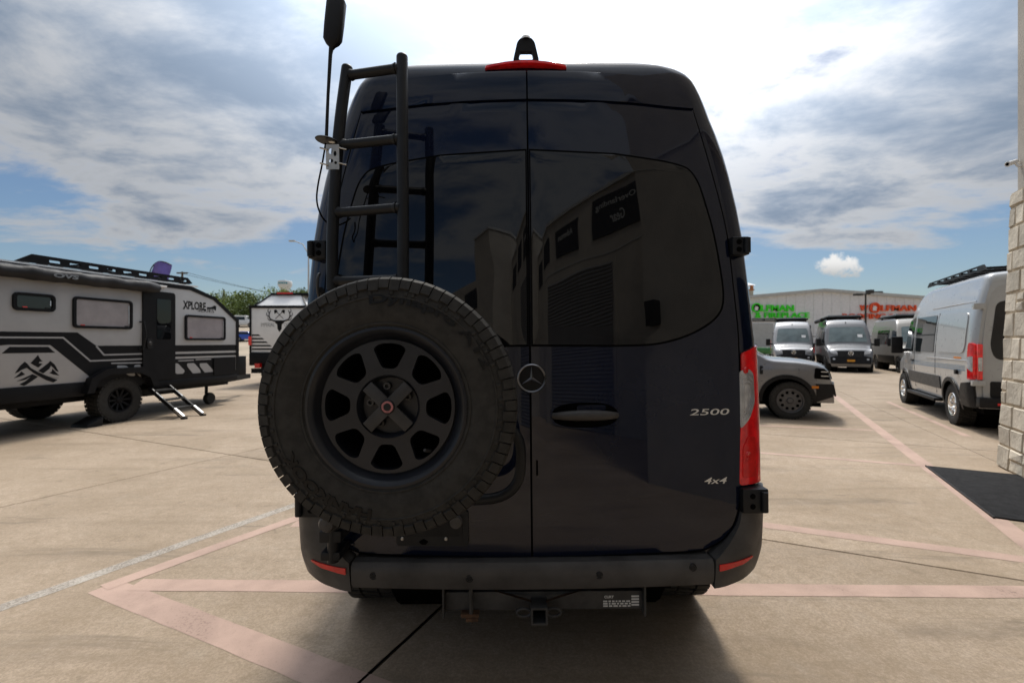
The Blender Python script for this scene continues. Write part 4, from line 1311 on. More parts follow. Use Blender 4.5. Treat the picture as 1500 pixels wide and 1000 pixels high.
def build_trailer():
    W = 2.15
    nose = z1([(935, 250), (1050, 318), (1165, 430), (1165, 712)])
    skirt = .72
    prof = [(-3.3, 1.0), (-3.3, 2.3), (-3.0, 2.70), (nose[0][0], 2.70), (nose[1][0], nose[1][1]), (nose[2][0], nose[2][1]), (nose[3][0], .66), (-2.2, .70)]
    b = MB(); b.prism(prof, tmap, -W, 0); body = b.build('body_shell', M_TGREY, TR, bevel=.012)
    # black corner trim round the edge of the side
    for d0, d1 in ((.0, .012), (-W - .012, -W)):
        out = [(p[0], p[1]) for p in prof]; cx, cz = -.2, 1.75
        tw = .085
        inn = [(-3.3 + tw, 1.04), (-3.3 + tw, 2.27), (-2.97, 2.70 - tw), (nose[0][0] - .03, 2.70 - tw), (nose[1][0] - .045, nose[1][1] - .07), (nose[2][0] - tw, nose[2][1] - .04), (nose[3][0] - tw, .80), (-2.17, .80)]
        patch('edge_trim', out, tmap, d0, d1, M_TBLK, TR, holes=[inn])
    sg = [0]
    def st(poly, m, r=0.0, h=.002):
        sg[0] += 1
        P = rpoly(poly, r) if r else poly
        patch('graphic_stripe', P, tmap, .0, h, m, body)
    D, G_ = .0022, .0044
    ext = -3.2
    up = z3([(0, 40), (755, 45), (940, 175), (1385, 172), (1385, 560), (960, 560), (885, 485), (490, 168), (75, 165), (0, 222)])
    up[0] = (ext, up[0][1]); up[-1] = (ext, up[-1][1] - .1)
    st(up, M_TBLK, 0, D)
    def wl(pts, w, h=G_):
        P = [Vector(p) for p in pts]; L = []; Rr = []
        for i, p in enumerate(P):
            a = (P[i] - P[i - 1]).normalized() if i else (P[1] - P[0]).normalized()
            c = (P[i + 1] - P[i]).normalized() if i < len(P) - 1 else a
            t = (a + c).normalized(); n = Vector((-t.y, t.x)); k = 1 / max(.5, n.dot(Vector((-a.y, a.x))))
            L.append(tuple(p + n * w / 2 * k)); Rr.append(tuple(p - n * w / 2 * k))
        st(L + Rr[::-1], M_TGREY, 0, h)
    l1 = z3([(938, 178), (1015, 264), (1385, 254)]); wl(l1, .028)
    l2 = z3([(0, 96), (615, 96), (880, 323), (1385, 303)]); l2[0] = (ext, l2[0][1]); wl(l2, .026)
    wl(z3([(1085, 346), (1385, 340)]), .024)
    st(z3([(15, 250), (92, 186), (470, 186), (538, 242)]), M_TBLK, 0, D)
    # crossed-axes emblem
    for P in ([(370, 265), (388, 300), (415, 328), (385, 330), (378, 345), (415, 352), (372, 388), (297, 345), (330, 310)],
              [(240, 330), (268, 352), (300, 392), (372, 432), (460, 470), (560, 508), (520, 533), (450, 510), (335, 447), (262, 392)],
              [(240, 330), (195, 372), (145, 443), (178, 432), (205, 412), (262, 390)],
              [(208, 425), (180, 455), (135, 492), (200, 472), (245, 455), (225, 440)],
              [(325, 455), (372, 476), (310, 520), (235, 566), (188, 552), (250, 520)],
              [(160, 522), (230, 492), (320, 450), (325, 462), (240, 508)],
              [(490, 322), (470, 345), (372, 420), (420, 445), (480, 400), (500, 360)],
              [(490, 322), (535, 360), (572, 428), (545, 420), (525, 395), (500, 372)],
              [(512, 400), (540, 430), (580, 466), (520, 455), (482, 440), (505, 425)],
              [(445, 470), (560, 490), (575, 488), (500, 482)]):
        st(z3(P), M_TBLK, 0, .0032 + .0002 * (sg[0] % 4))
    # right of the door
    st(z1([(850, 552), (1155, 549), (1155, 577), (850, 584)]), M_TBLK, 0, D)
    st(z1([(850, 595), (1152, 587), (1152, 600), (850, 608)]), M_TBLK, 0, D)
    st(z1([(850, 619), (1150, 608), (1150, 686), (850, 700)]), M_TBLK, 0, D)
    for x in (0, 62, 124):
        st(z1([(850 + x, 640), (885 + x, 638), (920 + x - 5, 672), (918 + x, 688), (880 + x, 690), (852 + x, 655)]) if x else z1([(852, 640), (868, 640), (902, 676), (895, 690), (862, 692), (852, 682)]), M_TGREY, .03, G_)
    for a, b_ in (((870, 628), (945, 625)), ((955, 622), (1030, 619))): wl(z1([a, b_]), .022)
    st(z1([(852, 712), (1000, 700), (1140, 688), (1140, 694), (852, 716)]), M_ALU, 0, .006)
    for P in ([(570, 650), (615, 650), (660, 692), (655, 702), (630, 700), (572, 664)], [(655, 648), (686, 646), (686, 708), (655, 676)]):
        st(z1(P), M_TGREY, .03, G_)
    # windows
    def win(p0, p1, m, r=.07):
        a, b_ = z1([p0])[0], z1([p1])[0]
        o = rrect(a[0], b_[1], b_[0], a[1], r); i = rrect(a[0] + .045, b_[1] + .045, b_[0] - .045, a[1] - .045, r * .5)
        f = patch('window', o, tmap, 0, .035, M_TBLK, TR, holes=[i])
        patch('pane', rrect(a[0] + .04, b_[1] + .04, b_[0] - .04, a[1] - .04, r * .5), tmap, .0, .016, m, f)
        for u in (a[0] + .12, b_[0] - .14): MB().box(.016, .026, u, u + .06, b_[1] + .05, b_[1] + .065).build('window_latch', M_RED if u < a[0] + .2 else M_TBLK, f)
        MB().box(.016, .024, b_[0] - .075, b_[0] - .06, b_[1] + .1, a[1] - .1).build('stay_arm', M_ALU, f)
    win((57, 290), (265, 391), M_GLASS)
    win((352, 312), (642, 475), M_SHADE)
    win((900, 402), (1097, 528), M_SHADE)
    # door
    a, b_ = z1([(693, 281)])[0], z1([(851, 712)])[0]
    dr = patch('door', rrect(a[0], b_[1], b_[0], a[1], .06), tmap, 0, .03, M_TBLK, TR)
    g0, g1 = z1([(760, 325)])[0], z1([(828, 523)])[0]
    patch('door_window', rrect(g0[0], g1[1], g1[0], g0[1], .03), tmap, .03, .036, M_PGLASS, dr)
    h = z1([(724, 543)])[0]; patch('door_lock', rrect(h[0] - .06, h[1] - .10, h[0] + .06, h[1] + .10, .05), tmap, .03, .05, M_BLKP, dr)
    MB().lathe([(0, .012), (.03, .012), (.04, 0)], (.05, h[0], h[1]), (1, 0, 0), 14).build('lock_dial', M_STEEL, dr, smooth=40)
    q0, q1 = z1([(680, 438)])[0], z1([(676, 570)])[0]
    MB().tube([(.01, q0[0], q0[1]), (.08, q0[0] + .03, q0[1]), (.10, q0[0] + .05, (q0[1] + q1[1]) / 2), (.08, q1[0] + .02, q1[1]), (.01, q1[0], q1[1])], .016, 10).build('grab_handle', M_BLKP, TR, smooth=50)
    c = z1([(775, 263)])[0]; MB().box(0, .05, c[0] - .14, c[0] + .14, c[1] - .02, c[1] + .02).build('porch_light', M_SCREEN, TR, bevel=.008)
    # awning bag
    e = z1([(750, 256)])[0]
    mb = MB(); V = []; n = 12; L = 44
    for i in range(L + 1):
        y = -3.1 + (e[0] + 3.1) * i / L
        rr = .100 * (1 + .05 * math.sin(i * 1.7) + .04 * math.sin(i * .63 + 1))
        if i in (0, L): rr *= .85
        for k in range(n):
            a_ = 2 * math.pi * k / n; V.append((.105 + rr * .95 * math.cos(a_) + .008 * math.sin(i * 2.3 + k), y, 2.565 + rr * 1.05 * math.sin(a_) - .012 * math.sin(i * .9) * (math.cos(a_) > .3)))
    Fc = [(i * n + k, i * n + (k + 1) % n, (i + 1) * n + (k + 1) % n, (i + 1) * n + k) for i in range(L) for k in range(n)] + [tuple(range(n)), tuple(reversed(range(L * n, L * n + n)))]
    aw = meshobj('awning_bag', V, Fc, mat('awning_vinyl', (.022, .022, .024), .55, var=.2, scale=3, bump=.006, bscale=14, spec=.2), TR, smooth=70)
    t0, t1 = tp(32, 402), tp(76, 406)
    text('awning_lettering', 'OVS', lambda u, v, d: Vector((.210 + d, u, v)), -1.22, 2.53, -.86, 2.60, 0, .004, mat('awning_print', (.20, .22, .24), .5, var=.1), aw, bold=.04, shear=.2)
    # roof rack
    mb = MB(); y0, y1 = -1.55, tp(285, 408)[0]
    for x in (-.06, -W + .06):
        rk = patch('roof_rail', [(y0, 2.745), (y0 + .22, 2.885), (y1 - .12, 2.885), (y1, 2.775), (y1 - .1, 2.745)], lambda u, v, d, x=x: Vector((x + d, u, v)), -.012, .012, M_TBLK, TR,
                   holes=[rrect(y0 + .45 + k * .30, 2.79, y0 + .62 + k * .30, 2.83, .015) for k in range(9)])
        for k in range(4): MB().box(x - .03, x + .03, y0 + .3 + k * .85, y0 + .42 + k * .85, 2.69, 2.76).build('rail_foot', M_TBLK, TR)
    for k in range(6): MB().box(-W + .06, -.06, y0 + .4 + k * .5, y0 + .46 + k * .5, 2.80, 2.83).build('rack_bar', M_TBLK, TR)
    patch('roof_strip', [(-3.0, 2.702), (y1 + .1, 2.702), (y1 + .1, 2.73), (-3.0, 2.73)], tmap, -.06, -.01, M_WHITE, TR)
    # skirt, frame, fenders, wheels
    MB().box(-W + .0, .025, -2.6, -.62, .56, .80).build('skirt', M_TBLK, TR, bevel=.015)
    MB().box(-W + .0, .025, .60, nose[3][0] - .06, .56, .70).build('skirt', M_TBLK, TR, bevel=.015)
    MB().box(-W + .3, -.3, -3.0, nose[3][0], .44, .60).build('chassis', M_TBLK, TR)
    MB().box(-.9, -.5, .9, 1.6, .36, .5).build('water_tank', M_TBLK, TR)
    for sd, x in ((1, -.13), (-1, -W + .13)):
        wheel(TR, (x, 0, .415), .415, .30, .215, 'spoke', M_TBLK, sd, lugs=34)
        fp = [(-.66, .60), (-.58, .86), (-.32, 1.01), (.34, 1.01), (.60, .86), (.68, .62), (.55, .62), (.48, .80), (.28, .90), (-.28, .90), (-.48, .80), (-.54, .60)]
        patch('fender', fp, lambda u, v, d, x=x: Vector((x + d, u, v)), -.17, .26 if sd == 1 else .05, M_TBLK, TR)
        MB().box(x - .16, x + .05, -.6, .6, .55, 1.0).build('wheel_well', M_DBLK, TR) if sd == 1 else None
    mb = MB(); mb.add([(-.30, -.62, 0), (.06, -.62, 0), (.06, -.36, 0), (-.30, -.36, 0), (-.30, -.60, .05), (.06, -.60, .05), (.06, -.34, .16), (-.30, -.34, .16)], [(0, 1, 2, 3), (4, 5, 6, 7), (0, 1, 5, 4), (1, 2, 6, 5), (2, 3, 7, 6), (3, 0, 4, 7)])
    wc = mb.build('wheel_chock', M_BLKP, None, bevel=.008)
    wc.location = (TX, TY, 0); wc.rotation_euler = (0, 0, heading(TDX, TDY)); tag(wc, 'black plastic wheel chock wedged behind the travel trailer tyre', 'wheel chock')
    # name on the nose
    a, b_ = z1([(893, 374)])[0], z1([(1005, 340)])[0]
    text('name_lettering', 'XPLORE', tmap, a[0], a[1], b_[0], b_[1] - .02, .001, .002, M_TBLK, body, bold=.03)
    a, b_ = z1([(965, 388)])[0], z1([(1045, 379)])[0]
    text('name_lettering', 'SERIES', tmap, a[0], a[1], b_[0], b_[1], .001, .002, M_TBLK, body)
    st(z1([(893, 376), (900, 376), (918, 336), (912, 336)]), M_TBLK, 0, .003)
    st(z1([(1010, 366), (1030, 366), (1048, 358), (1056, 362), (1054, 384), (1044, 376), (1010, 376)]), M_TBLK, 0, .003)
    # locker hatch
    a, b_ = z1([(1040, 614)])[0], z1([(1140, 690)])[0]
    lk = patch('locker_hatch', rrect(a[0], b_[1], b_[0], a[1], .05), tmap, 0, .03, M_TBLK, TR)
    # steps
    s1 = MB(); top = .58
    rails = []
    for t in (.50, .93):
        mb = MB(); mb.bar((.05, t + .02, top), (.86, t, .03), .035, .07); rails.append(mb.build('step_rail', M_ALU if False else M_TBLK, TR))
        mb = MB(); mb.bar((.075, t + .02, top + .02), (.885, t, .045), .012, .012); mb.build('rail_edge', M_CHROME, TR)
        mb = MB(); mb.bar((.66, t + .005, .185), (.87, t, .045), .040, .05); mb.build('step_leg', M_ALU, TR)
        MB().box(.84, .93, t - .035, t + .035, 0, .035).build('step_foot', M_BLKP, TR)
    for k, (x, z) in enumerate(((.14, .53), (.38, .355), (.60, .20))):
        MB().box(x - .10, x + .08, .52, .92, z - .015, z + .010).build('step_tread', M_STEEL, TR)
    # front box, drawbar and jockey wheel
    yn = nose[3][0]
    MB().box(-1.75, -.40, yn + .06, yn + .72, .62, 1.12).build('drawbar_box', M_TBLK, TR, bevel=.02)
    for x0 in (-1.7, -.45):
        MB().bar((x0, yn - .2, .52), (-W / 2, yn + 1.6, .52), .09, .12).build('drawbar', M_TBLK, TR)
    mb = MB(); mb.tube([(-.52, yn - .42, .16), (-.52, yn - .42, .62)], .035, 12); mb.build('jockey_post', M_TBLK, TR)
    MB().lathe([(0, -.06), (.12, -.06), (.14, -.03), (.14, .03), (.12, .06), (0, .06)], (-.44, yn - .42, .14), (1, 0, 0), 20).build('jockey_wheel', M_RUBBER, TR, smooth=40)


build_trailer()


def build_white_trailer():
    Y = 16.0; x0, x1 = at(367, 500, Y).x, at(452, 500, Y).x; cx = (x0 + x1) / 2; w = x1 - x0
    T = thing('white_trailer', 'white camping trailer with antler emblem parked beyond the grey travel trailer', 'trailer', (cx, Y, 0))
    zt, zs, zb = at(0, 430, Y).z, at(0, 450, Y).z, at(0, 516, Y).z
    hw = w / 2
    V = []
    for y, dx in ((0, 0), (5.2, 0)):
        V += [(-hw, y, zb), (hw, y, zb), (hw, y, zs), (-hw, y, zs)]
    b = MB(); b.add(V, [(0, 1, 2, 3), (7, 6, 5, 4), (0, 4, 5, 1), (1, 5, 6, 2), (2, 6, 7, 3), (3, 7, 4, 0)]); body = b.build('body_shell', M_WHITE, T, bevel=.02)
    rf = MB(); rf.add([(-hw + .05, .02, zs + .0), (hw - .05, .02, zs), (hw - .45, .5, zt), (-hw + .45, .5, zt), (-hw + .05, 5.1, zs), (hw - .05, 5.1, zs), (hw - .45, 4.6, zt), (-hw + .45, 4.6, zt)],
                      [(0, 1, 2, 3), (1, 5, 6, 2), (5, 4, 7, 6), (4, 0, 3, 7), (3, 2, 6, 7)])
    rf.build('roof', M_WHITE, T)
    for x in (-1, 1):
        MB().bar((x * (hw - .05), -.01, zs), (x * (hw - .45), .48, zt), .04, .04).build('roof_trim', M_TBLK, T)
        MB().box(x * hw - .025, x * hw + .03, -.03, .06, zb, zs).build('corner_trim', M_TBLK, T)
    MB().box(-hw - .04, hw + .04, -.04, .06, zs - .03, zs + .06).build('top_trim', M_TBLK, T)
    MB().box(-hw + .45, hw - .2, .45, 3.8, zt, zt + .07).build('roof_rack', M_TBLK, T)
    MB().box(-.3, .25, .40, .46, zt + .03, zt + .09).build('brake_light', M_REDR, T)
    bm_ = MB().box(-hw - .02, hw + .02, -.06, 5.2, zb - .45, zb).build('lower_body', M_TBLK, T, bevel=.02)
    MB().box(-.8, .8, .3, 5.0, .30, zb - .44).build('chassis', M_TBLK, T)
    MB().box(-hw + .1, hw - .1, -.14, -.04, .42, .58).build('rear_bumper', M_TBLK, T)
    for x in (-1, 1):
        wheel(T, (x * (hw - .12), 2.4, .40), .40, .28, .21, 'spoke', M_RIMB, x, lugs=24, seg=24)
        MB().box(x * hw - .05, x * hw + .055, -.05, -.03, zb + .25, zb + .55).build('tail_light', M_RED, T)
    def wm(u, v, d): return Vector((u, -d, v))
    for k in range(5):
        L = .30 + k * .13; z = zb + .62 - k * .12
        patch('stripe', [(-hw + .05, z), (-hw + .05 + L - .08, z), (-hw + .05 + L, z - .055), (-hw + .05, z - .055)], wm, 0, .004, M_TBLK, body)
    MB().box(-hw + .25, -hw + .42, -.2, -.05, .60, .75).build('tow_hook', M_REDR, T)
    # antler emblem: skull, two antlers of several tines, crossed axes
    ez = at(0, 469, Y).z
    for s in (-1, 1):
        for path, r0 in (([(0.05, -.05), (.18, -.02), (.32, .05), (.36, .20), (.30, .34)], .035), ([(.28, .02), (.36, .0), (.42, .10)], .02), ([(.35, .12), (.44, .18), (.43, .28)], .02), ([(.34, .24), (.40, .32), (.37, .40)], .018)):
            mb = MB(); P = spline([(s * x, z) for x, z in path], 4)
            mb.tube([(x, -.002, ez + z) for x, z in P], [r0 * (1 - .75 * i / len(P)) for i in range(len(P))], 6); mb.build('antler', M_TBLK, body)
        mb = MB(); mb.bar((s * -.14, -.004, ez + .05), (s * .14, -.004, ez + .33), .012, .025, (0, 1, 0)); mb.build('axe_mark', M_TBLK, body)
        patch('axe_mark', [(s * .06, ez + .30), (s * .17, ez + .22), (s * .19, ez + .35), (s * .12, ez + .37)], wm, 0, .006, M_TBLK, body)
    patch('skull', [(-.12, ez), (.12, ez), (.16, ez - .08), (.08, ez - .14), (.07, ez - .30), (0, ez - .40), (-.07, ez - .30), (-.08, ez - .14), (-.16, ez - .08)], wm, 0, .006, M_TBLK, body)
    tg = mat('grey_lettering', (.25, .25, .25), .5, var=.05)
    text('rear_lettering', 'IMPERIAL', wm, -.64, ez - .22, -.17, ez - .09, .001, .003, tg, body)
    text('rear_lettering', 'OUTDOORS', wm, .17, ez - .22, .66, ez - .09, .001, .003, tg, body)


build_white_trailer()

# ================================================================== grey sport-utility car


def build_suv():
    h = Vector((.92, -.39, 0)).normalized(); r = Vector((h.y, -h.x, 0))
    P = gp(1158, 614.5); root = P - r * .935 - h * 2.67
    T = thing('grey_car', 'dark grey boxy sport utility car with black cladding beside the camper van', 'car', root, heading(h.x, h.y))
    wsec = interp([(.2, .86), (.40, .91), (.6, .94), (.95, .935), (1.05, .905), (1.15, .875), (1.4, .80), (1.62, .72), (1.75, .66)], True)
    prof = [(-.93, .58, .80, -.02), (-.92, .9, .82, -.02), (-.90, 1.1, .92, -.02), (-.84, 1.3, .96, -.02), (-.72, 1.62, .98, 0), (-.55, 1.72, 1, 0), (.4, 1.76, 1, 0), (1.1, 1.74, 1, 0), (1.45, 1.68, 1, .01), (1.65, 1.60, 1, .03), (2.0, 1.36, .995, .05), (2.32, 1.165, .99, .07), (2.45, 1.135, .99, .07), (2.8, 1.115, .985, .07), (3.0, 1.092, .98, .07), (3.18, 1.058, .97, .08), (3.30, 1.01, .96, .09), (3.37, .94, .95, .10), (3.405, .84, .94, .10), (3.42, .74, .935, .10), (3.44, .60, .925, .10), (3.46, .52, .92, .10), (3.465, .45, .915, .10)]
    body, sR, sL, fr = vanloft('body', prof, wsec, .34, [(0, .435, .36), (2.67, .435, .36)], .08, M_SUVG, T, crown=.05, nrow=16)
    MB().box(-.75, .75, -.7, 3.2, .25, .50).build('underbody', M_DBLK, T)
    for sd, mp in ((1, sR), (-1, sL)):
        for y in (0, 2.67):
            wheel(T, (sd * .805, y, .36), .36, .24, .225, 'hole', mat('rim_grey', (.10, .10, .105), .35, metal=.6, var=.1), sd, lugs=40)
            MB().tube([(sd * .66, y, .36), (sd * .40, y, .36)], .40, 20).build('wheel_well', M_DBLK, T)
            ring = [(y + .50 * math.cos(t), .36 + .50 * math.sin(t)) for t in [R(-4 + 188 * k / 20) for k in range(21)]] + [(y + .425 * math.cos(t), .36 + .425 * math.sin(t)) for t in [R(184 - 188 * k / 20) for k in range(21)]]
            patch('arch_cladding', ring, mp, 0, .018, M_BLKP, T, step=.1)
        patch('sill_cladding', rrect(.50, .335, 2.17, .50, .03), mp, 0, .018, M_BLKP, T, step=.2)
        patch('bumper_side', [(3.17, .36), (3.44, .46), (3.455, .62), (3.43, .70), (3.15, .70)], mp, 0, .014, M_BLKP, T, step=.08)
        patch('bumper_side', rrect(-.92, .40, -.5, .72, .04), mp, 0, .014, M_BLKP, T, step=.1)
        patch('front_window', rpoly([(1.02, 1.12), (2.05, 1.12), (1.62, 1.50), (1.02, 1.56)], .04), mp, 0, .005, M_GLASS, T, step=.1)
        patch('rear_window', rpoly([(.0, 1.12), (.95, 1.12), (.95, 1.56), (.0, 1.58)], .04), mp, 0, .005, M_GLASS, T, step=.1)
        patch('quarter_window', rpoly([(-.68, 1.15), (-.1, 1.12), (-.1, 1.58), (-.5, 1.56)], .04), mp, 0, .005, M_PGLASS, T, step=.1)
        for y in (2.12, 1.0, .02): MB().tube([mp(y, z, .001) for z in (.5, .7, .9, 1.05)], .003, 6).build('door_gap', M_DBLK, T)
        patch('wing_vent', rrect(2.20, .86, 2.26, 1.02, .015), mp, 0, .008, M_BLKP, T)
        hl = patch('headlight', rpoly([(3.12, .80), (3.40, .78), (3.37, .93), (3.30, .985), (3.14, 1.0)], .03), mp, 0, .010, M_DBLK, T, step=.06)
        for a in (.84, .92): patch('headlight_bar', rrect(3.24, a, 3.37, a + .018, .008), mp, .010, .014, M_ALU, hl, step=.06)
        patch('side_marker', rrect(3.08, .615, 3.20, .66, .012), mp, .01, .022, M_ORANGE, T)
        mi = MB(); mi.obox((sd * 1.02, 1.95, 1.16), (.10, 0, 0), (0, .06, 0), (0, 0, .08)); mi.build('wing_mirror', M_BLKP, T, bevel=.02)
        patch('door_handle', rrect(1.12, .93, 1.32, .965, .015), mp, 0, .022, M_BLKP, T)
        MB().tube([(sd * .62, -.5, 1.80), (sd * .62, 1.2, 1.80)], .02, 8).build('roof_rail', M_BLKP, T)
    patch('windscreen', rpoly([(-.70, 1.20), (.70, 1.20), (.58, 1.60), (-.58, 1.60)], .05), fr, 0, .006, M_GLASS, T, step=.08)
    patch('grille', rpoly([(-.60, .77), (.60, .77), (.58, 1.0), (-.58, 1.0)], .03), fr, 0, .012, M_BLKP, T, step=.08)
    patch('front_bumper', rpoly([(-.80, .46), (.80, .46), (.82, .70), (-.82, .70)], .03), fr, 0, .03, M_BLKP, T, step=.08)
    MB().box(-.25, .25, 3.50, 3.515, .58, .70).build('number_plate', M_SCREEN, T)
    MB().box(-.40, .40, -.96, -.93, .40, .62).build('rear_bumper', M_BLKP, T, bevel=.01)


build_suv()

# ================================================================== vans


def van_kind(T, wheelbase, over_r, nose_len, top, paint, wsec, rim, style, details):
    fy = wheelbase
    ny = fy + nose_len
    prof = [(-over_r, top - .16, .93, -.02), (-over_r + .03, top - .06, .96, -.02), (-over_r + .09, top - .02, .99, -.01), (-over_r + .2, top, 1, 0), (0, top + .01, 1, 0), (fy - 1.6, top + .01, 1, 0), (fy - 1.25, top - .01, .995, .01), (fy - .95, top - .08, .99, .03), (fy - .65, top - .30, .98, .05), (fy - .3, top - .78, .965, .07), (fy + .02, 1.42, .95, .08), (fy + .10, 1.30, .945, .09), (fy + .35, 1.20, .92, .10), (fy + nose_len - .20, 1.08, .89, .12), (ny - .12, .98, .87, .13), (ny - .07, .80, .855, .13), (ny - .03, .62, .84, .13), (ny - .01, .50, .83, .13), (ny, .40, .82, .13)]
    return vanloft('body', prof, wsec, .42, [(0, .44, .36), (fy, .44, .36)], .11, paint, T, crown=.035, nrow=16)


VSEC = interp([(.3, .93), (.5, .98), (.85, 1.01), (1.2, 1.01), (1.5, .995), (1.9, .955), (2.3, .875), (2.6, .79), (2.75, .74)], True)


def build_transit():
    h = Vector((.475, .88, 0)).normalized(); r = Vector((h.y, -h.x, 0))
    P = gp(1394, 621); root = P + r * .985
    T = thing('silver_van', 'silver grey high roof camper van with blue side stripe parked by the stone pier', 'van', root, heading(h.x, h.y))
    wb = 3.35
    body, sR, sL, fr = van_kind(T, wb, 1.02, .95, 2.62, M_SILV, VSEC, None, None, None)
    MB().box(-.8, .8, -.8, 3.9, .3, .55).build('underbody', M_DBLK, T)
    for sd, mp in ((1, sR), (-1, sL)):
        for y in (0, wb):
            wheel(T, (sd * .865, y, .365), .365, .24, .20, 'dish', M_CHROME, sd, lugs=40)
            MB().tube([(sd * .70, y, .365), (sd * .45, y, .365)], .41, 20).build('wheel_well', M_DBLK, T)
            ring = [(y + .50 * math.cos(t), .36 + .50 * math.sin(t)) for t in [R(-2 + 184 * k / 18) for k in range(19)]] + [(y + .43 * math.cos(t), .36 + .43 * math.sin(t)) for t in [R(182 - 184 * k / 18) for k in range(19)]]
            patch('arch_trim', ring, mp, 0, .02, M_BLKP, T, step=.12)
        patch('side_cladding', rrect(.52, .60, wb - .52, .84, .03), mp, 0, .018, mat('grey_cladding', (.035, .036, .038), .5, var=.1), T, step=.25)
        patch('rear_corner', [(-1.0, .42), (-.50, .42), (-.50, .62), (-.62, .80), (-1.0, .84)], mp, 0, .03, M_BLKP, T, step=.1)
        patch('cab_window', rpoly([(2.42, 1.28), (3.28, 1.28), (2.95, 1.98), (2.48, 2.05)], .05), mp, 0, .006, M_GLASS, T, step=.12)
        patch('side_window', rpoly([(.92, 1.28), (2.20, 1.28), (2.24, 2.02), (.92, 2.02)], .05), mp, 0, .008, M_GLASS, T, step=.15)
        patch('window_bar', rrect(.94, 1.62, 2.20, 1.65, .01), mp, .008, .012, M_BLKP, T, step=.3)
        for z0, z1_ in ((1.00, 1.035), (1.045, 1.07), (1.08, 1.095)):
            patch('stripe', [(-.95, z0), (2.6, z0 - .01), (2.6, z1_ - .01), (-.95, z1_)], mp, 0, .003, M_BLUEST, T, step=.3)
        def swage(zz): return MB().tube([mp(y, zz, -.002) for y in [-.85 + .2 * k for k in range(12)]], .012, 6).build('swage_line', M_SILV, T, smooth=60)
        swage(2.16); swage(1.18)
        patch('panel_press', rpoly([(-.70, 1.30), (.72, 1.30), (.72, 2.00), (-.70, 2.00)], .18), mp, 0, .012, M_SILV, T, step=.12)
        for y in (2.30, .82): MB().tube([mp(y, z, .001) for z in (.5, .9, 1.3, 1.7, 2.05)], .005, 6).build('door_gap', M_DBLK, T)
        patch('door_handle', rrect(2.34, 1.06, 2.54, 1.10, .02), mp, 0, .025, M_BLKP, T)
        patch('fuel_flap', rrect(-.42, .93, -.34, 1.01, .02), mp, 0, .04, M_BLKP, T)
        mi = MB(); mi.obox((sd * 1.17, 2.98, 1.42), (.11, 0, 0), (0, .05, 0), (0, 0, .20)); mi.obox((sd * 1.03, 3.02, 1.30), (.08, 0, 0), (0, .03, 0), (0, 0, .04))
        mi.build('wing_mirror', M_BLKP, T, bevel=.03)
        # tail lamp wraps the corner
        V = None
        tl = patch('tail_lamp', rpoly([(-1.01, .88), (-.90, .88), (-.90, 1.44), (-.93, 1.48), (-1.01, 1.46)], .03), mp, 0, .035, M_RED, T, step=.06)
        patch('lamp_lens', rpoly([(-1.0, 1.0), (-.915, 1.06), (-.915, 1.24), (-1.0, 1.26)], .015), mp, .03, .040, M_CLEAR, tl, step=.06)
        bk = MB().box(min(sd * .885, sd * .955), max(sd * .885, sd * .955), -1.050, -.98, .88, 1.46).build('tail_lamp_back', M_RED, T, bevel=.02)
        cl_ = MB().box(min(sd * .895, sd * .945), max(sd * .895, sd * .945), -1.056, -1.045, 1.02, 1.24).build('lamp_lens', M_CLEAR, bk, bevel=.008)
        MB().box(min(sd * .86, sd * 1.0), max(sd * .86, sd * 1.0), -1.06, -.98, 2.02, 2.12).build('door_hinge', M_SILV, T, bevel=.01)
        MB().box(min(sd * .86, sd * 1.02), max(sd * .86, sd * 1.02), -1.07, -.98, .78, .87).build('door_hinge', M_SILV, T, bevel=.01)
    patch('side_text', rrect(-.55, 1.20, -.20, 1.235, .01), sL, 0, .003, M_ORANGE, T)
    def rm(u, v, d): return Vector((u, -1.035 - d + .03 * (max(0, v - 1.3) / 1.2) + .02 * (u / .9) ** 2, v))
    for sd in (1, -1):
        w = lambda z: VSEC(z) * .885
        P = [(.012, .60)] + [(w(z), z) for z in (.60, 1.0, 1.5, 1.9, 2.2, 2.4)] + [(.55, 2.52), (.012, 2.54)]
        P = [(sd * a, b) for a, b in P]
        d = patch('rear_door', P if sd == 1 else P[::-1], rm, -.02, .012, M_SILV, T, step=.12)
        Wn = rpoly([(.06, 1.25), (.74, 1.20), (.80, 1.42), (.72, 2.14), (.06, 2.18)], .10)
        patch('rear_window', [(sd * a, b) for a, b in (Wn if sd == 1 else Wn[::-1])], rm, .012, .018, M_PGLASS, d, step=.12)
        patch('lower_trim', [(sd * a, b) for a, b in rrect(.02, .60, .80, .86, .03)], rm, .012, .02, M_BLKP, d, step=.12)
    MB().box(-.96, .96, -1.15, -.98, .44, .60).build('rear_bumper', M_BLKP, T, bevel=.02)
    for sd in (-1, 1): MB().box(min(sd * .55, sd * .75), max(sd * .55, sd * .75), -1.158, -1.14, .49, .525).build('reflector', M_REDR, T)
    MB().box(-1.06, -.92, .7, 2.6, .34, .40).build('side_step', M_BLKP, T, bevel=.01)
    # roof rack
    for sd in (-1, 1):
        patch('roof_rail', [(-.7, 2.70), (-.6, 2.79), (2.25, 2.79), (2.4, 2.70)], lambda u, v, d, sd=sd: Vector((sd * (.74 + d), u, v)), -.012, .012, M_TBLK, T, holes=[rrect(-.35 + .42 * k, 2.73, -.05 + .42 * k, 2.765, .012) for k in range(6)])
    for k in range(7): MB().box(-.73, .73, -.5 + .42 * k, -.44 + .42 * k, 2.72, 2.76).build('rack_bar', M_TBLK, T)
    MB().box(-.2, .5, .0, 1.0, 2.66, 2.86).build('roof_unit', M_TBLK, T, bevel=.04)
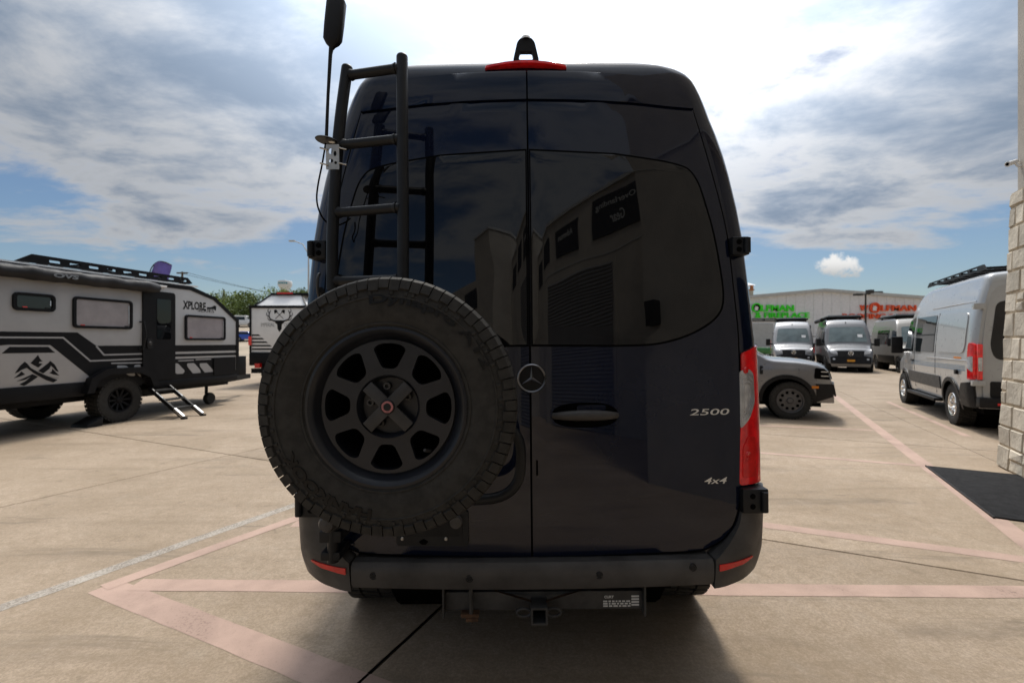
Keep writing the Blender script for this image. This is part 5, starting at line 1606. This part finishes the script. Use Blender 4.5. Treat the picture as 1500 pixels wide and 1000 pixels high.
    patch('windscreen', rpoly([(-.78, 1.46), (.78, 1.46), (.66, 2.24), (-.66, 2.24)], .08), fr, 0, .006, M_GLASS, T, step=.12)
    patch('grille', rpoly([(-.55, .62), (.55, .62), (.6, .98), (-.6, .98)], .05), fr, 0, .012, M_BLKP, T, step=.12)


build_transit()


def build_sprinter(root, hd, paint, label, rack):
    T = thing('parked_van', label, 'van', root, heading(*hd), 'camper vans parked before the metal building')
    wb = 3.66; m2 = paint
    body, sR, sL, fr = van_kind(T, wb, 1.05, .95, 2.66, paint, VSEC, None, None, None)
    MB().box(-.8, .8, -.8, 4.2, .3, .55).build('underbody', M_DBLK, T)
    for sd, mp in ((1, sR), (-1, sL)):
        for y in (0, wb):
            wheel(T, (sd * .85, y, .385), .385, .25, .20, 'spoke', M_RIMB, sd, lugs=28, seg=28)
            MB().tube([(sd * .70, y, .385), (sd * .45, y, .385)], .42, 16).build('wheel_well', M_DBLK, T)
        patch('cab_window', rpoly([(2.65, 1.30), (3.65, 1.30), (3.25, 2.0), (2.7, 2.05)], .05), mp, 0, .006, M_GLASS, T, step=.15)
        patch('side_window', rrect(.3, 1.35, 2.3, 2.08, .07), mp, 0, .006, M_PGLASS, T, step=.2)
        patch('lower_cladding', rrect(.5, .43, wb - .5, .80, .03), mp, 0, .02, M_BLKP, T, step=.25)
        patch('tail_lamp', rrect(-1.04, .95, -.94, 1.6, .03), mp, 0, .02, M_RED, T, step=.1)
        mi = MB(); mi.obox((sd * 1.20, 3.42, 1.46), (.11, 0, 0), (0, .06, 0), (0, 0, .19)); mi.obox((sd * 1.04, 3.45, 1.36), (.1, 0, 0), (0, .03, 0), (0, 0, .04)); mi.build('wing_mirror', M_BLKP, T, bevel=.03)
        hl = patch('headlight', [(sd * a, b) for a, b in rpoly([(.50, .86), (.78, .92), (.84, 1.10), (.72, 1.12), (.55, 1.0)], .03)], fr, 0, .015, M_CLEAR, T, step=.08)
        patch('fog_lamp', [(sd * a, b) for a, b in rrect(.62, .60, .72, .68, .03)], fr, .02, .03, M_CLEAR, T)
    ws = patch('windscreen', rpoly([(-.80, 1.47), (.80, 1.47), (.70, 2.22), (-.70, 2.22)], .09), fr, 0, .008, mat('windscreen_glass', (.10, .135, .14), .06, var=.3, scale=2, coat=1), T, step=.1)
    patch('sun_visor_card', rrect(-.62, 1.70, -.42, 1.84, .01), fr, .008, .011, M_SCREEN, ws)
    gr = patch('grille', rpoly([(-.50, .74), (.50, .74), (.54, 1.02), (-.54, 1.02)], .05), fr, 0, .02, M_BLKP, T, step=.08)
    for k in range(4): patch('grille_bar', rrect(-.47, .77 + .06 * k, .47, .785 + .06 * k, .005), fr, .02, .03, M_STEEL, gr, step=.12)
    patch('front_bumper', rpoly([(-.80, .42), (.80, .42), (.82, .74), (.55, .80), (-.55, .80), (-.82, .74)], .04), fr, 0, .018, M_BLKP, T, step=.1)
    c = fr(0, .91, .035)
    st = MB(); st.lathe([(.085, 0), (.098, .008), (.11, 0), (.098, -.008)], c, (0, 1, .1), 24, True)
    for k in range(3):
        a = R(90 + 120 * k); st.bar(c, c + Vector((.095 * math.cos(a), 0, .095 * math.sin(a))), .02, .02, (0, 1, 0))
    st.build('star_emblem', M_CHROME, T, smooth=40)
    patch('number_plate', rrect(-.155, .52, .155, .62, .01), fr, .02, .03, M_YEL, T)
    patch('roof_marker', rrect(-.02, 2.40, .02, 2.47, .01), fr, 0, .02, M_DBLK, T)
    rk = MB(); rk.box(-.78, .78, -.4, 2.55, 2.74, 2.79)
    MB().box(-.80, .80, -.4, 2.5, 2.73, 2.80).build('roof_rack', M_TBLK, T, bevel=.01)
    MB().box(-.70, .70, -.3, 2.35, 2.80, 2.88).build('solar_panel', mat('panel_top', (.30, .31, .32), .4, var=.1), T, bevel=.01)
    for sd in (-1, 1):
        for y in (0, 2.2): MB().box(sd * .70 - .03, sd * .70 + .03, y, y + .08, 2.62, 2.75).build('rack_foot', M_TBLK, T)
    if rack: MB().tube([(1.0, -.2, 2.62), (1.0, 2.9, 2.62)], .10, 12).build('awning', M_TBLK, T, smooth=50)
    return T


hd = (-.475, -.88)
build_sprinter((16.75 + .475 * 3.66, 23.15 + .88 * 3.66, 0), hd, M_SPRD, 'dark grey camper van with side awning facing the lot under orange sign', True)
build_sprinter((15.55 + .475 * 3.66, 25.7 + .88 * 3.66, 0), hd, M_SPRG, 'light grey camper van facing the lot under green sign', False)
build_sprinter((20.95, 25.2, 0), (-.42, -.907), M_TAN, 'sand coloured camper van half hidden behind the silver van', False)

# ================================================================== metal building with channel-letter signs


def build_shop():
    Y = 46.0
    def P(px, py): return at(px, py, Y)
    x0, xr, x1 = P(1040, 0).x, P(1206, 0).x, P(1420, 0).x
    T = thing('metal_building', 'long pale ribbed metal building with low gable and two shop signs', 'building', (xr, Y, 0))
    zr, zl, zrr = P(0, 426).z, P(0, 426 + .09 * 166).z, P(0, 426 + .075 * 214).z
    L, Rr = x0 - xr, x1 - xr
    mb = MB(); mb.prism([(L, 0), (Rr, 0), (Rr, zrr), (0, zr), (L, zl)], lambda u, v, d: Vector((u, d, v)), 0, 25); mb.build('wall', M_METALW, T)
    # panel ribs
    rib = None
    n = int((Rr - L) / .9)
    for i in range(n):
        x = L + .4 + i * .9
        top = (zr + (zl - zr) * x / L) if x < 0 else (zr + (zrr - zr) * x / Rr)
        o = MB().box(x - .03, x + .03, -.05, .0, 0, top - .02).build('panel_rib', M_METALW, T)
    for a, b in (((L - .3, zl), (0, zr)), ((0, zr), (Rr + .3, zrr))):
        MB().bar((a[0], -.15, a[1] + .05), (b[0], -.15, b[1] + .05), .4, .28).build('roof_trim', M_ROOFT, T)
        mb = MB(); mb.add([(a[0], -.3, a[1] + .2), (b[0], -.3, b[1] + .2), (b[0], 25, b[1] + .2), (a[0], 25, a[1] + .2)], [(0, 1, 2, 3)]); mb.build('roof', M_ROOFT, T)
    def wm(u, v, d): return Vector((u - xr, -.06 - d, v))
    def sign(t, p0, p1, m, bold=.04):
        a, b = P(*p0), P(*p1)
        ob = text('sign_lettering', t, wm, a.x, a.z, b.x, b.z, 0, .16, m, T, bold=bold)
    def ring(px, py, rpx, m):
        c = P(px, py); r = rpx * Y / F
        MB().lathe([(r, 0), (r, .2), (r * .78, .2), (r * .78, 0)], (c.x - xr, -.06, c.z), (0, -1, 0), 28).build('sign_ring', m, T, smooth=30)
        MB().lathe([(0, .08), (r * .78, .08)], (c.x - xr, -.06, c.z), (0, -1, 0), 24).build('sign_disc', M_DBLK if m is M_GREEN else M_ORSIGN, T)
        hd = [(-.5, -.75), (-.55, .1), (-.35, .15), (-.30, .62), (-.05, .35), (.22, .45), (.55, -.1), (.28, -.2), (.40, -.7)]
        patch('sign_head', [(c.x + r * .78 * a, c.z + r * .78 * b) for a, b in hd], wm, .08, .14, M_SCREEN, T)
    sign('W', (1086, 455), (1098, 446.5), M_GREEN)
    ring(1107, 451, 6.8, M_GREEN)
    sign('LFMAN', (1114, 456), (1161.5, 446.8), M_GREEN, .02)
    sign('CHIMNEY & FIREPLACE', (1040, 465.5), (1184, 457.8), M_GREEN, .012)
    a, b = P(1040, 470.6), P(1137, 466.6)
    bd = patch('sign_band', [(a.x, a.z), (b.x, a.z), (b.x, b.z), (a.x, b.z)], wm, 0, .06, M_BANNER, T)
    text('sign_lettering', 'SWEEPS - REPAIR', wm, P(1100, 0).x, a.z + .06, P(1134, 0).x, b.z - .06, .062, .02, M_LETW, bd)
    sign('W', (1258, 455), (1270, 447), M_ORSIGN)
    ring(1279.5, 450.8, 7.6, M_ORSIGN)
    sign('LFMAN', (1289, 455.5), (1340, 447), M_ORSIGN, .02)
    sign('ROOFING & SIDING', (1233, 467), (1358, 459.5), M_ORSIGN, .012)
    # roller door under the green sign and a vent on the roof
    a, b = P(1098, 520), P(1132, 474); MB().box(a.x - xr, b.x - xr, -.08, 0, 0, b.z).build('roller_door', M_ROOFT, T)
    a = P(1178, 484); MB().box(a.x - xr - .35, a.x - xr + .35, -.5, 0, a.z - .5, a.z + .5).build('wall_unit', M_STEEL, T)
    c = P(1298, 430); MB().box(c.x - xr - .5, c.x - xr + .5, 1.0, 2.0, c.z - .3, c.z + .35).build('roof_vent', M_STEEL, T)
    # chimney
    c = P(1099, 430); ch = MB().box(c.x - xr - .62, c.x - xr + .62, .6, 1.8, 5.0, P(0, 423).z).build('chimney', M_CREAM, T)
    z = P(0, 423).z
    for x in (-.5, .5):
        for y in (.7, 1.7): MB().box(c.x - xr + x - .12, c.x - xr + x + .12, y - .12, y + .12, z, z + .42).build('cap_post', M_COPPER, ch)
    MB().box(c.x - xr - .68, c.x - xr + .68, .5, 1.9, z - .1, z + .02).build('cap_base', M_COPPER, ch)
    mb = MB(); q = c.x - xr; mb.add([(q - .8, .4, z + .42), (q + .8, .4, z + .42), (q + .8, 2.0, z + .42), (q - .8, 2.0, z + .42), (q, 1.2, z + .85)], [(0, 1, 4), (1, 2, 4), (2, 3, 4), (3, 0, 4), (0, 1, 2, 3)]); mb.build('cap_hood', M_WHITE, ch)


build_shop()


def lamp_post():
    Y = 36.0; b = at(1268, 500, Y); zt = at(0, 430, Y).z
    T = thing('lot_light', 'tall dark lot light with two flat heads before the orange sign', 'lamp', (b.x, Y, 0))
    MB().tube([(0, 0, 0), (0, 0, zt)], [.09, .06], 10).build('pole', M_STEEL, T, smooth=50)
    MB().tube([(-.55, 0, zt - .1), (.3, -.1, zt - .02)], .04, 8).build('arm', M_STEEL, T)
    MB().box(-.85, -.30, -.2, .2, zt - .15, zt + .0).build('lamp_head', M_STEEL, T, bevel=.03)
    MB().box(.05, .45, -.3, .1, zt, zt + .28).build('lamp_head', M_STEEL, T, bevel=.03)
    MB().box(-.25, .25, -.25, .25, 0, .5).build('base', M_ROOFT, T, bevel=.03)


lamp_post()


def street_lamp():
    Y = 55.0; top = at(452, 372, Y); T = thing('street_lamp', 'thin curved arm street lamp rising behind the white trailer', 'street lamp', (top.x, Y, 0))
    a = at(431, 353, Y)
    dx = a.x - top.x
    P = [(0, 0, 0), (0, 0, top.z - 2), (0, 0, top.z), (dx * .4, 0, top.z + (a.z - top.z) * .75), (dx, 0, a.z)]
    MB().tube(P, [.14, .10, .08, .06, .05], 8).build('pole', M_ROOFT, T, smooth=50)
    MB().box(dx - .6, dx + .1, -.15, .15, a.z - .08, a.z + .08).build('lamp_head', M_ROOFT, T, bevel=.03)


street_lamp()

# ------------------------------------------------------------------ far left: poles, tower, flag, trees, cars


def hillz(x, y):
    k = max(0, min(1, (y - 45) / 70)) * max(0, min(1, (-x - 8) / 20)); k = k * k * (3 - 2 * k)
    return -.045 + 7.2 * k


def poles():
    a = at(267, 398, 60); b = at(328, 424, 100)
    T = thing('utility_pole', 'wooden utility pole with crossarm and wires above the trailer roof', 'utility pole', (a.x, 60, hillz(a.x, 60)))
    z0 = hillz(a.x, 60)
    MB().tube([(0, 0, -.5), (0, 0, a.z - z0)], [.17, .12], 8).build('pole', M_WOOD, T)
    MB().box(-.7, .7, -.08, .08, a.z - z0 - .25, a.z - z0 - .08).build('crossarm', M_WOOD, T)
    e = at(560, 452, 70) - Vector((a.x, 60, z0))
    for q, dz in ((-.6, 0), (.6, -.35)):
        s0 = Vector((q, 0, a.z - z0 - .1)); P = []
        for k in range(17):
            t = k / 16; p = s0.lerp(e + Vector((0, 0, dz)), t); p.z -= 1.6 * 4 * t * (1 - t) * .35; P.append(p)
        MB().tube(P, .022, 5).build('wire', M_STEEL, T)
    z1_ = hillz(b.x, 100)
    T = thing('utility_pole', 'bare far utility pole standing above the tree tops', 'utility pole', (b.x, 100, z1_))
    MB().tube([(0, 0, -.5), (0, 0, b.z - z1_)], [.22, .16], 8).build('pole', M_WOOD, T)
    MB().box(-.25, .25, -.1, .1, b.z - z1_ - 1.4, b.z - z1_ - .9).build('transformer', M_STEEL, T)
    # water tower
    Y = 320.0; c = at(417.5, 418, Y); k = Y / F
    T = thing('water_tower', 'far white water tower with flared bowl and teal lettering', 'water tower', (c.x, Y, 0))
    zt = at(0, 411.5, Y).z; zm = at(0, 418, Y).z; zb = at(0, 424, Y).z; r = 9.7 * k
    MB().lathe([(0, zt + .3), (r * .9, zt), (r, zt - .6), (r, zm), (r * .62, zb), (r * .5, zb - 6), (r * .42, 0)], (0, 0, 0), (0, 0, 1), 36).build('tank', M_TOWER, T, smooth=40)
    def cyl(u, v, d):
        a = R(-90) + u / r; return Vector(((r + d) * math.cos(a), (r + d) * math.sin(a), v))
    x = -3.2
    rnd = random.Random(2)
    for w in (1.3, .9, 1.1, .8, 1.2):
        patch('tank_lettering', rrect(x, zm + .6, x + w, zt - 1.2, .2), cyl, 0, .06, M_TEAL, T, step=.5); x += w + .35
    MB().lathe([(.3, zt), (.3, zt + .9), (0, zt + 1)], (0, 0, 0), (0, 0, 1), 10).build('vent', M_TOWER, T)
    # feather flag
    Y = 17.0
    def fp(px, py): return at(px, py, Y)
    b = fp(222, 500)
    T = thing('feather_flag', 'purple feather flag showing above the trailer roof rack', 'flag', (b.x, Y, 0))
    tip = [fp(x, y) - Vector((b.x, Y, 0)) for x, y in ((219, 440), (219, 410), (220, 397), (225, 388), (233, 383), (242, 384), (251, 388))]
    pole = [Vector((tip[0].x, 0, 0))] + tip
    MB().tube([Vector(p) for p in spline([tuple(p) for p in pole], 4)], .018, 6).build('flag_pole', M_STEEL, T, smooth=50)
    edge = tip + [fp(247, 402) - Vector((b.x, Y, 0)), fp(243, 440) - Vector((b.x, Y, 0)), fp(243, 470) - Vector((b.x, Y, 0)), fp(220, 470) - Vector((b.x, Y, 0))]
    V = [Vector((p.x, .03 * math.sin(p.x * 9 + p.z * 2), p.z)) for p in edge]
    def fm(u, v, d): return Vector((u, .06 * math.sin(u * 9 + v * 2) + d, v))
    patch('flag_cloth', [(p.x, p.z) for p in edge], fm, -.003, .003, M_PURPLE, T, step=.08)
    MB().box(tip[0].x - .3, tip[0].x + .3, -.3, .3, 0, .06).build('flag_base', M_STEEL, T)


poles()


def tree(x, y, h, w, m, seed, label):
    rnd = random.Random(seed); z0 = hillz(x, y)
    T = thing('leafy_tree', label, 'tree', (x, y, z0), 0, 'trees along the far hill')
    mb = MB(); mb.tube([(0, 0, -.4), (.1, 0, h * .3), (.2, .1, h * .7)], [.25, .18, .08], 8)
    tk = mb.build('trunk', M_BARK, T, smooth=50)
    for k in range(5):
        a = rnd.uniform(0, 6.28); z = h * rnd.uniform(.2, .5)
        MB().tube([(.1, 0, z), (math.cos(a) * w * .3, math.sin(a) * w * .3, z + h * .25)], [.09, .03], 6).build('limb', M_BARK, tk)
    V = []; Fc = []
    cl = [(rnd.gauss(0, w * .30), rnd.gauss(0, w * .30), h * (.25 + .65 * rnd.random() ** .8), rnd.uniform(.16, .34) * w) for _ in range(26)]
    for (cx, cy, cz, r) in cl:
        cz = min(cz, h - r * .6)
        for _ in range(120):
            d = Vector((rnd.gauss(0, 1), rnd.gauss(0, 1), rnd.gauss(0, 1))).normalized() * r * rnd.uniform(.55, 1.05)
            p = Vector((cx, cy, cz)) + d; p.z = max(.2, p.z)
            s = rnd.uniform(.10, .24); u = Vector((rnd.gauss(0, 1), rnd.gauss(0, 1), rnd.gauss(0, 1))).normalized(); v = u.orthogonal().normalized()
            n = len(V); V += [p - u * s, p + v * s * .6, p + u * s, p - v * s * .6]; Fc.append((n, n + 1, n + 2, n + 3))
    me = bpy.data.meshes.new('crown'); me.from_pydata([tuple(v) for v in V], [], Fc); me.materials.append(m)
    link(bpy.data.objects.new('crown', me), T)


tr = random.Random(4)
spots = [(-62, 92), (-57, 95), (-52, 91), (-47, 96), (-42.5, 93), (-38, 97), (-33, 94)]
where = ['behind the roof rack of the grey trailer', 'behind the grey trailer door', 'above the nose of the grey trailer', 'in the gap between the two trailers', 'left of the far water tower', 'under the far water tower', 'behind the white trailer']
for i, (x, y) in enumerate(spots):
    tree(x, y, tr.uniform(5.2, 6.6), tr.uniform(5.2, 6.4), M_LEAF if i % 2 else M_LEAFD, 30 + i, ('bright' if i % 2 else 'dark') + ' green bushy tree on the rise ' + where[i])


def small_car(px, py, Y, paint, label, rz, van=False):
    p = at(px, py, Y); z = hillz(p.x, Y)
    T = thing('parked_car', label, 'car', (p.x, Y, z), rz)
    ws = interp([(.2, .82), (.5, .88), (.9, .86), (1.2, .72), (1.45, .62)], True)
    prof = [(-.85, .6, .85, 0), (-.8, .85, .9, 0), (-.6, .98, 1, 0), (-.2, 1.3, 1, 0), (.3, 1.42, 1, 0), (1.1, 1.38, 1, 0), (1.5, 1.12, 1, .03), (1.9, .95, 1, .05), (3.0, .85, .95, .06), (3.35, .7, .85, .08), (3.4, .5, .82, .08)]
    if van: prof = [(-.85, 1.2, .95, 0), (-.8, 1.9, .95, 0), (-.6, 2.0, 1, 0), (1.8, 2.0, 1, 0), (2.3, 1.3, 1, 0), (3.0, 1.1, .95, .05), (3.35, .8, .85, .08), (3.4, .5, .82, .08)]
    body, sR, sL, fr = vanloft('body', prof, ws, .28, [(0, .36, .32), (2.55, .36, .32)], .06, paint, T)
    for sd, mp in ((1, sR), (-1, sL)):
        for y in (0, 2.55):
            wheel(T, (sd * .76, y, .32), .32, .2, .19, 'spoke', M_ALU, sd, lugs=12, seg=20)
        patch('window', rpoly([(-.25, 1.0), (1.6, 1.0), (1.05, 1.32), (.1, 1.34)], .04) if not van else rpoly([(-.5, 1.2), (1.7, 1.2), (1.6, 1.8), (-.5, 1.8)], .04), mp, 0, .005, M_GLASS, T, step=.2)
    patch('windscreen', [(-.6, .98), (.6, .98), (.5, 1.32), (-.5, 1.32)] if not van else [(-.7, 1.3), (.7, 1.3), (.6, 1.8), (-.6, 1.8)], fr, 0, .005, M_GLASS, T, step=.2)


small_car(352, 487, 66, M_BLUECAR, 'bright blue car parked in the gap between the trailers', R(-75))
small_car(346, 470, 84, M_WHITECAR, 'white van parked on the slope below the far trees', R(-80), True)
small_car(358, 466, 90, M_WHITECAR, 'white car parked on the slope below the far trees', R(-70))


def tractor(px, py, Y, m, label, rz):  # tractor shape standing in for unidentified clutter near the metal building
    p = at(px, py, Y); T = thing('stand_in_tractor', label, 'tractor', (p.x, Y, 0), rz, 'stand-ins for clutter before the metal building')
    MB().box(-.35, .35, .2, 1.5, .55, 1.05).build('bonnet', m, T, bevel=.08)
    MB().box(-.55, .55, -.6, .2, .5, .62).build('deck', M_STEEL, T, bevel=.03)
    MB().box(-.25, .25, -.5, -.1, .62, .85).build('seat', M_BLKP, T, bevel=.05)
    MB().box(-.25, .25, -.58, -.48, .8, 1.25).build('backrest', M_BLKP, T, bevel=.04)
    for s in (-1, 1):
        wheel(T, (s * .6, -.4, .5), .5, .3, .26, 'dish', M_YEL, s, lugs=16, seg=24)
        wheel(T, (s * .5, 1.2, .3), .3, .2, .15, 'dish', M_YEL, s, lugs=12, seg=20)
        MB().tube([(s * .5, -.55, .6), (s * .5, -.55, 1.9)], .03, 8).build('roll_bar_post', M_STEEL, T)
    MB().tube([(-.5, -.55, 1.9), (.5, -.55, 1.9)], .03, 8).build('roll_bar', M_STEEL, T)
    MB().tube([(0, .25, 1.0), (0, .0, 1.2)], .02, 6).build('steering_column', M_STEEL, T)
    MB().lathe([(.17, 0), (.185, .012), (.2, 0), (.185, -.012)], (0, 0, 1.2), (0, -.6, .8), 16, True).build('steering_wheel', M_BLKP, T)


M_TGREEN = mat('tractor_green', (.03, .16, .03), .4, coat=.5, var=.1); M_TRED = mat('tractor_red', (.35, .02, .02), .4, coat=.5, var=.1)
tractor(1105, 520, 36, M_TGREEN, 'green stand-in tractor for unidentified clutter beside the light grey camper van', R(200))
tractor(1196, 520, 37, M_TRED, 'red stand-in tractor for unidentified clutter between the two grey camper vans', R(160))
tractor(1288, 520, 35, M_TGREEN, 'green stand-in tractor for unidentified clutter near the sand coloured camper van', R(150))
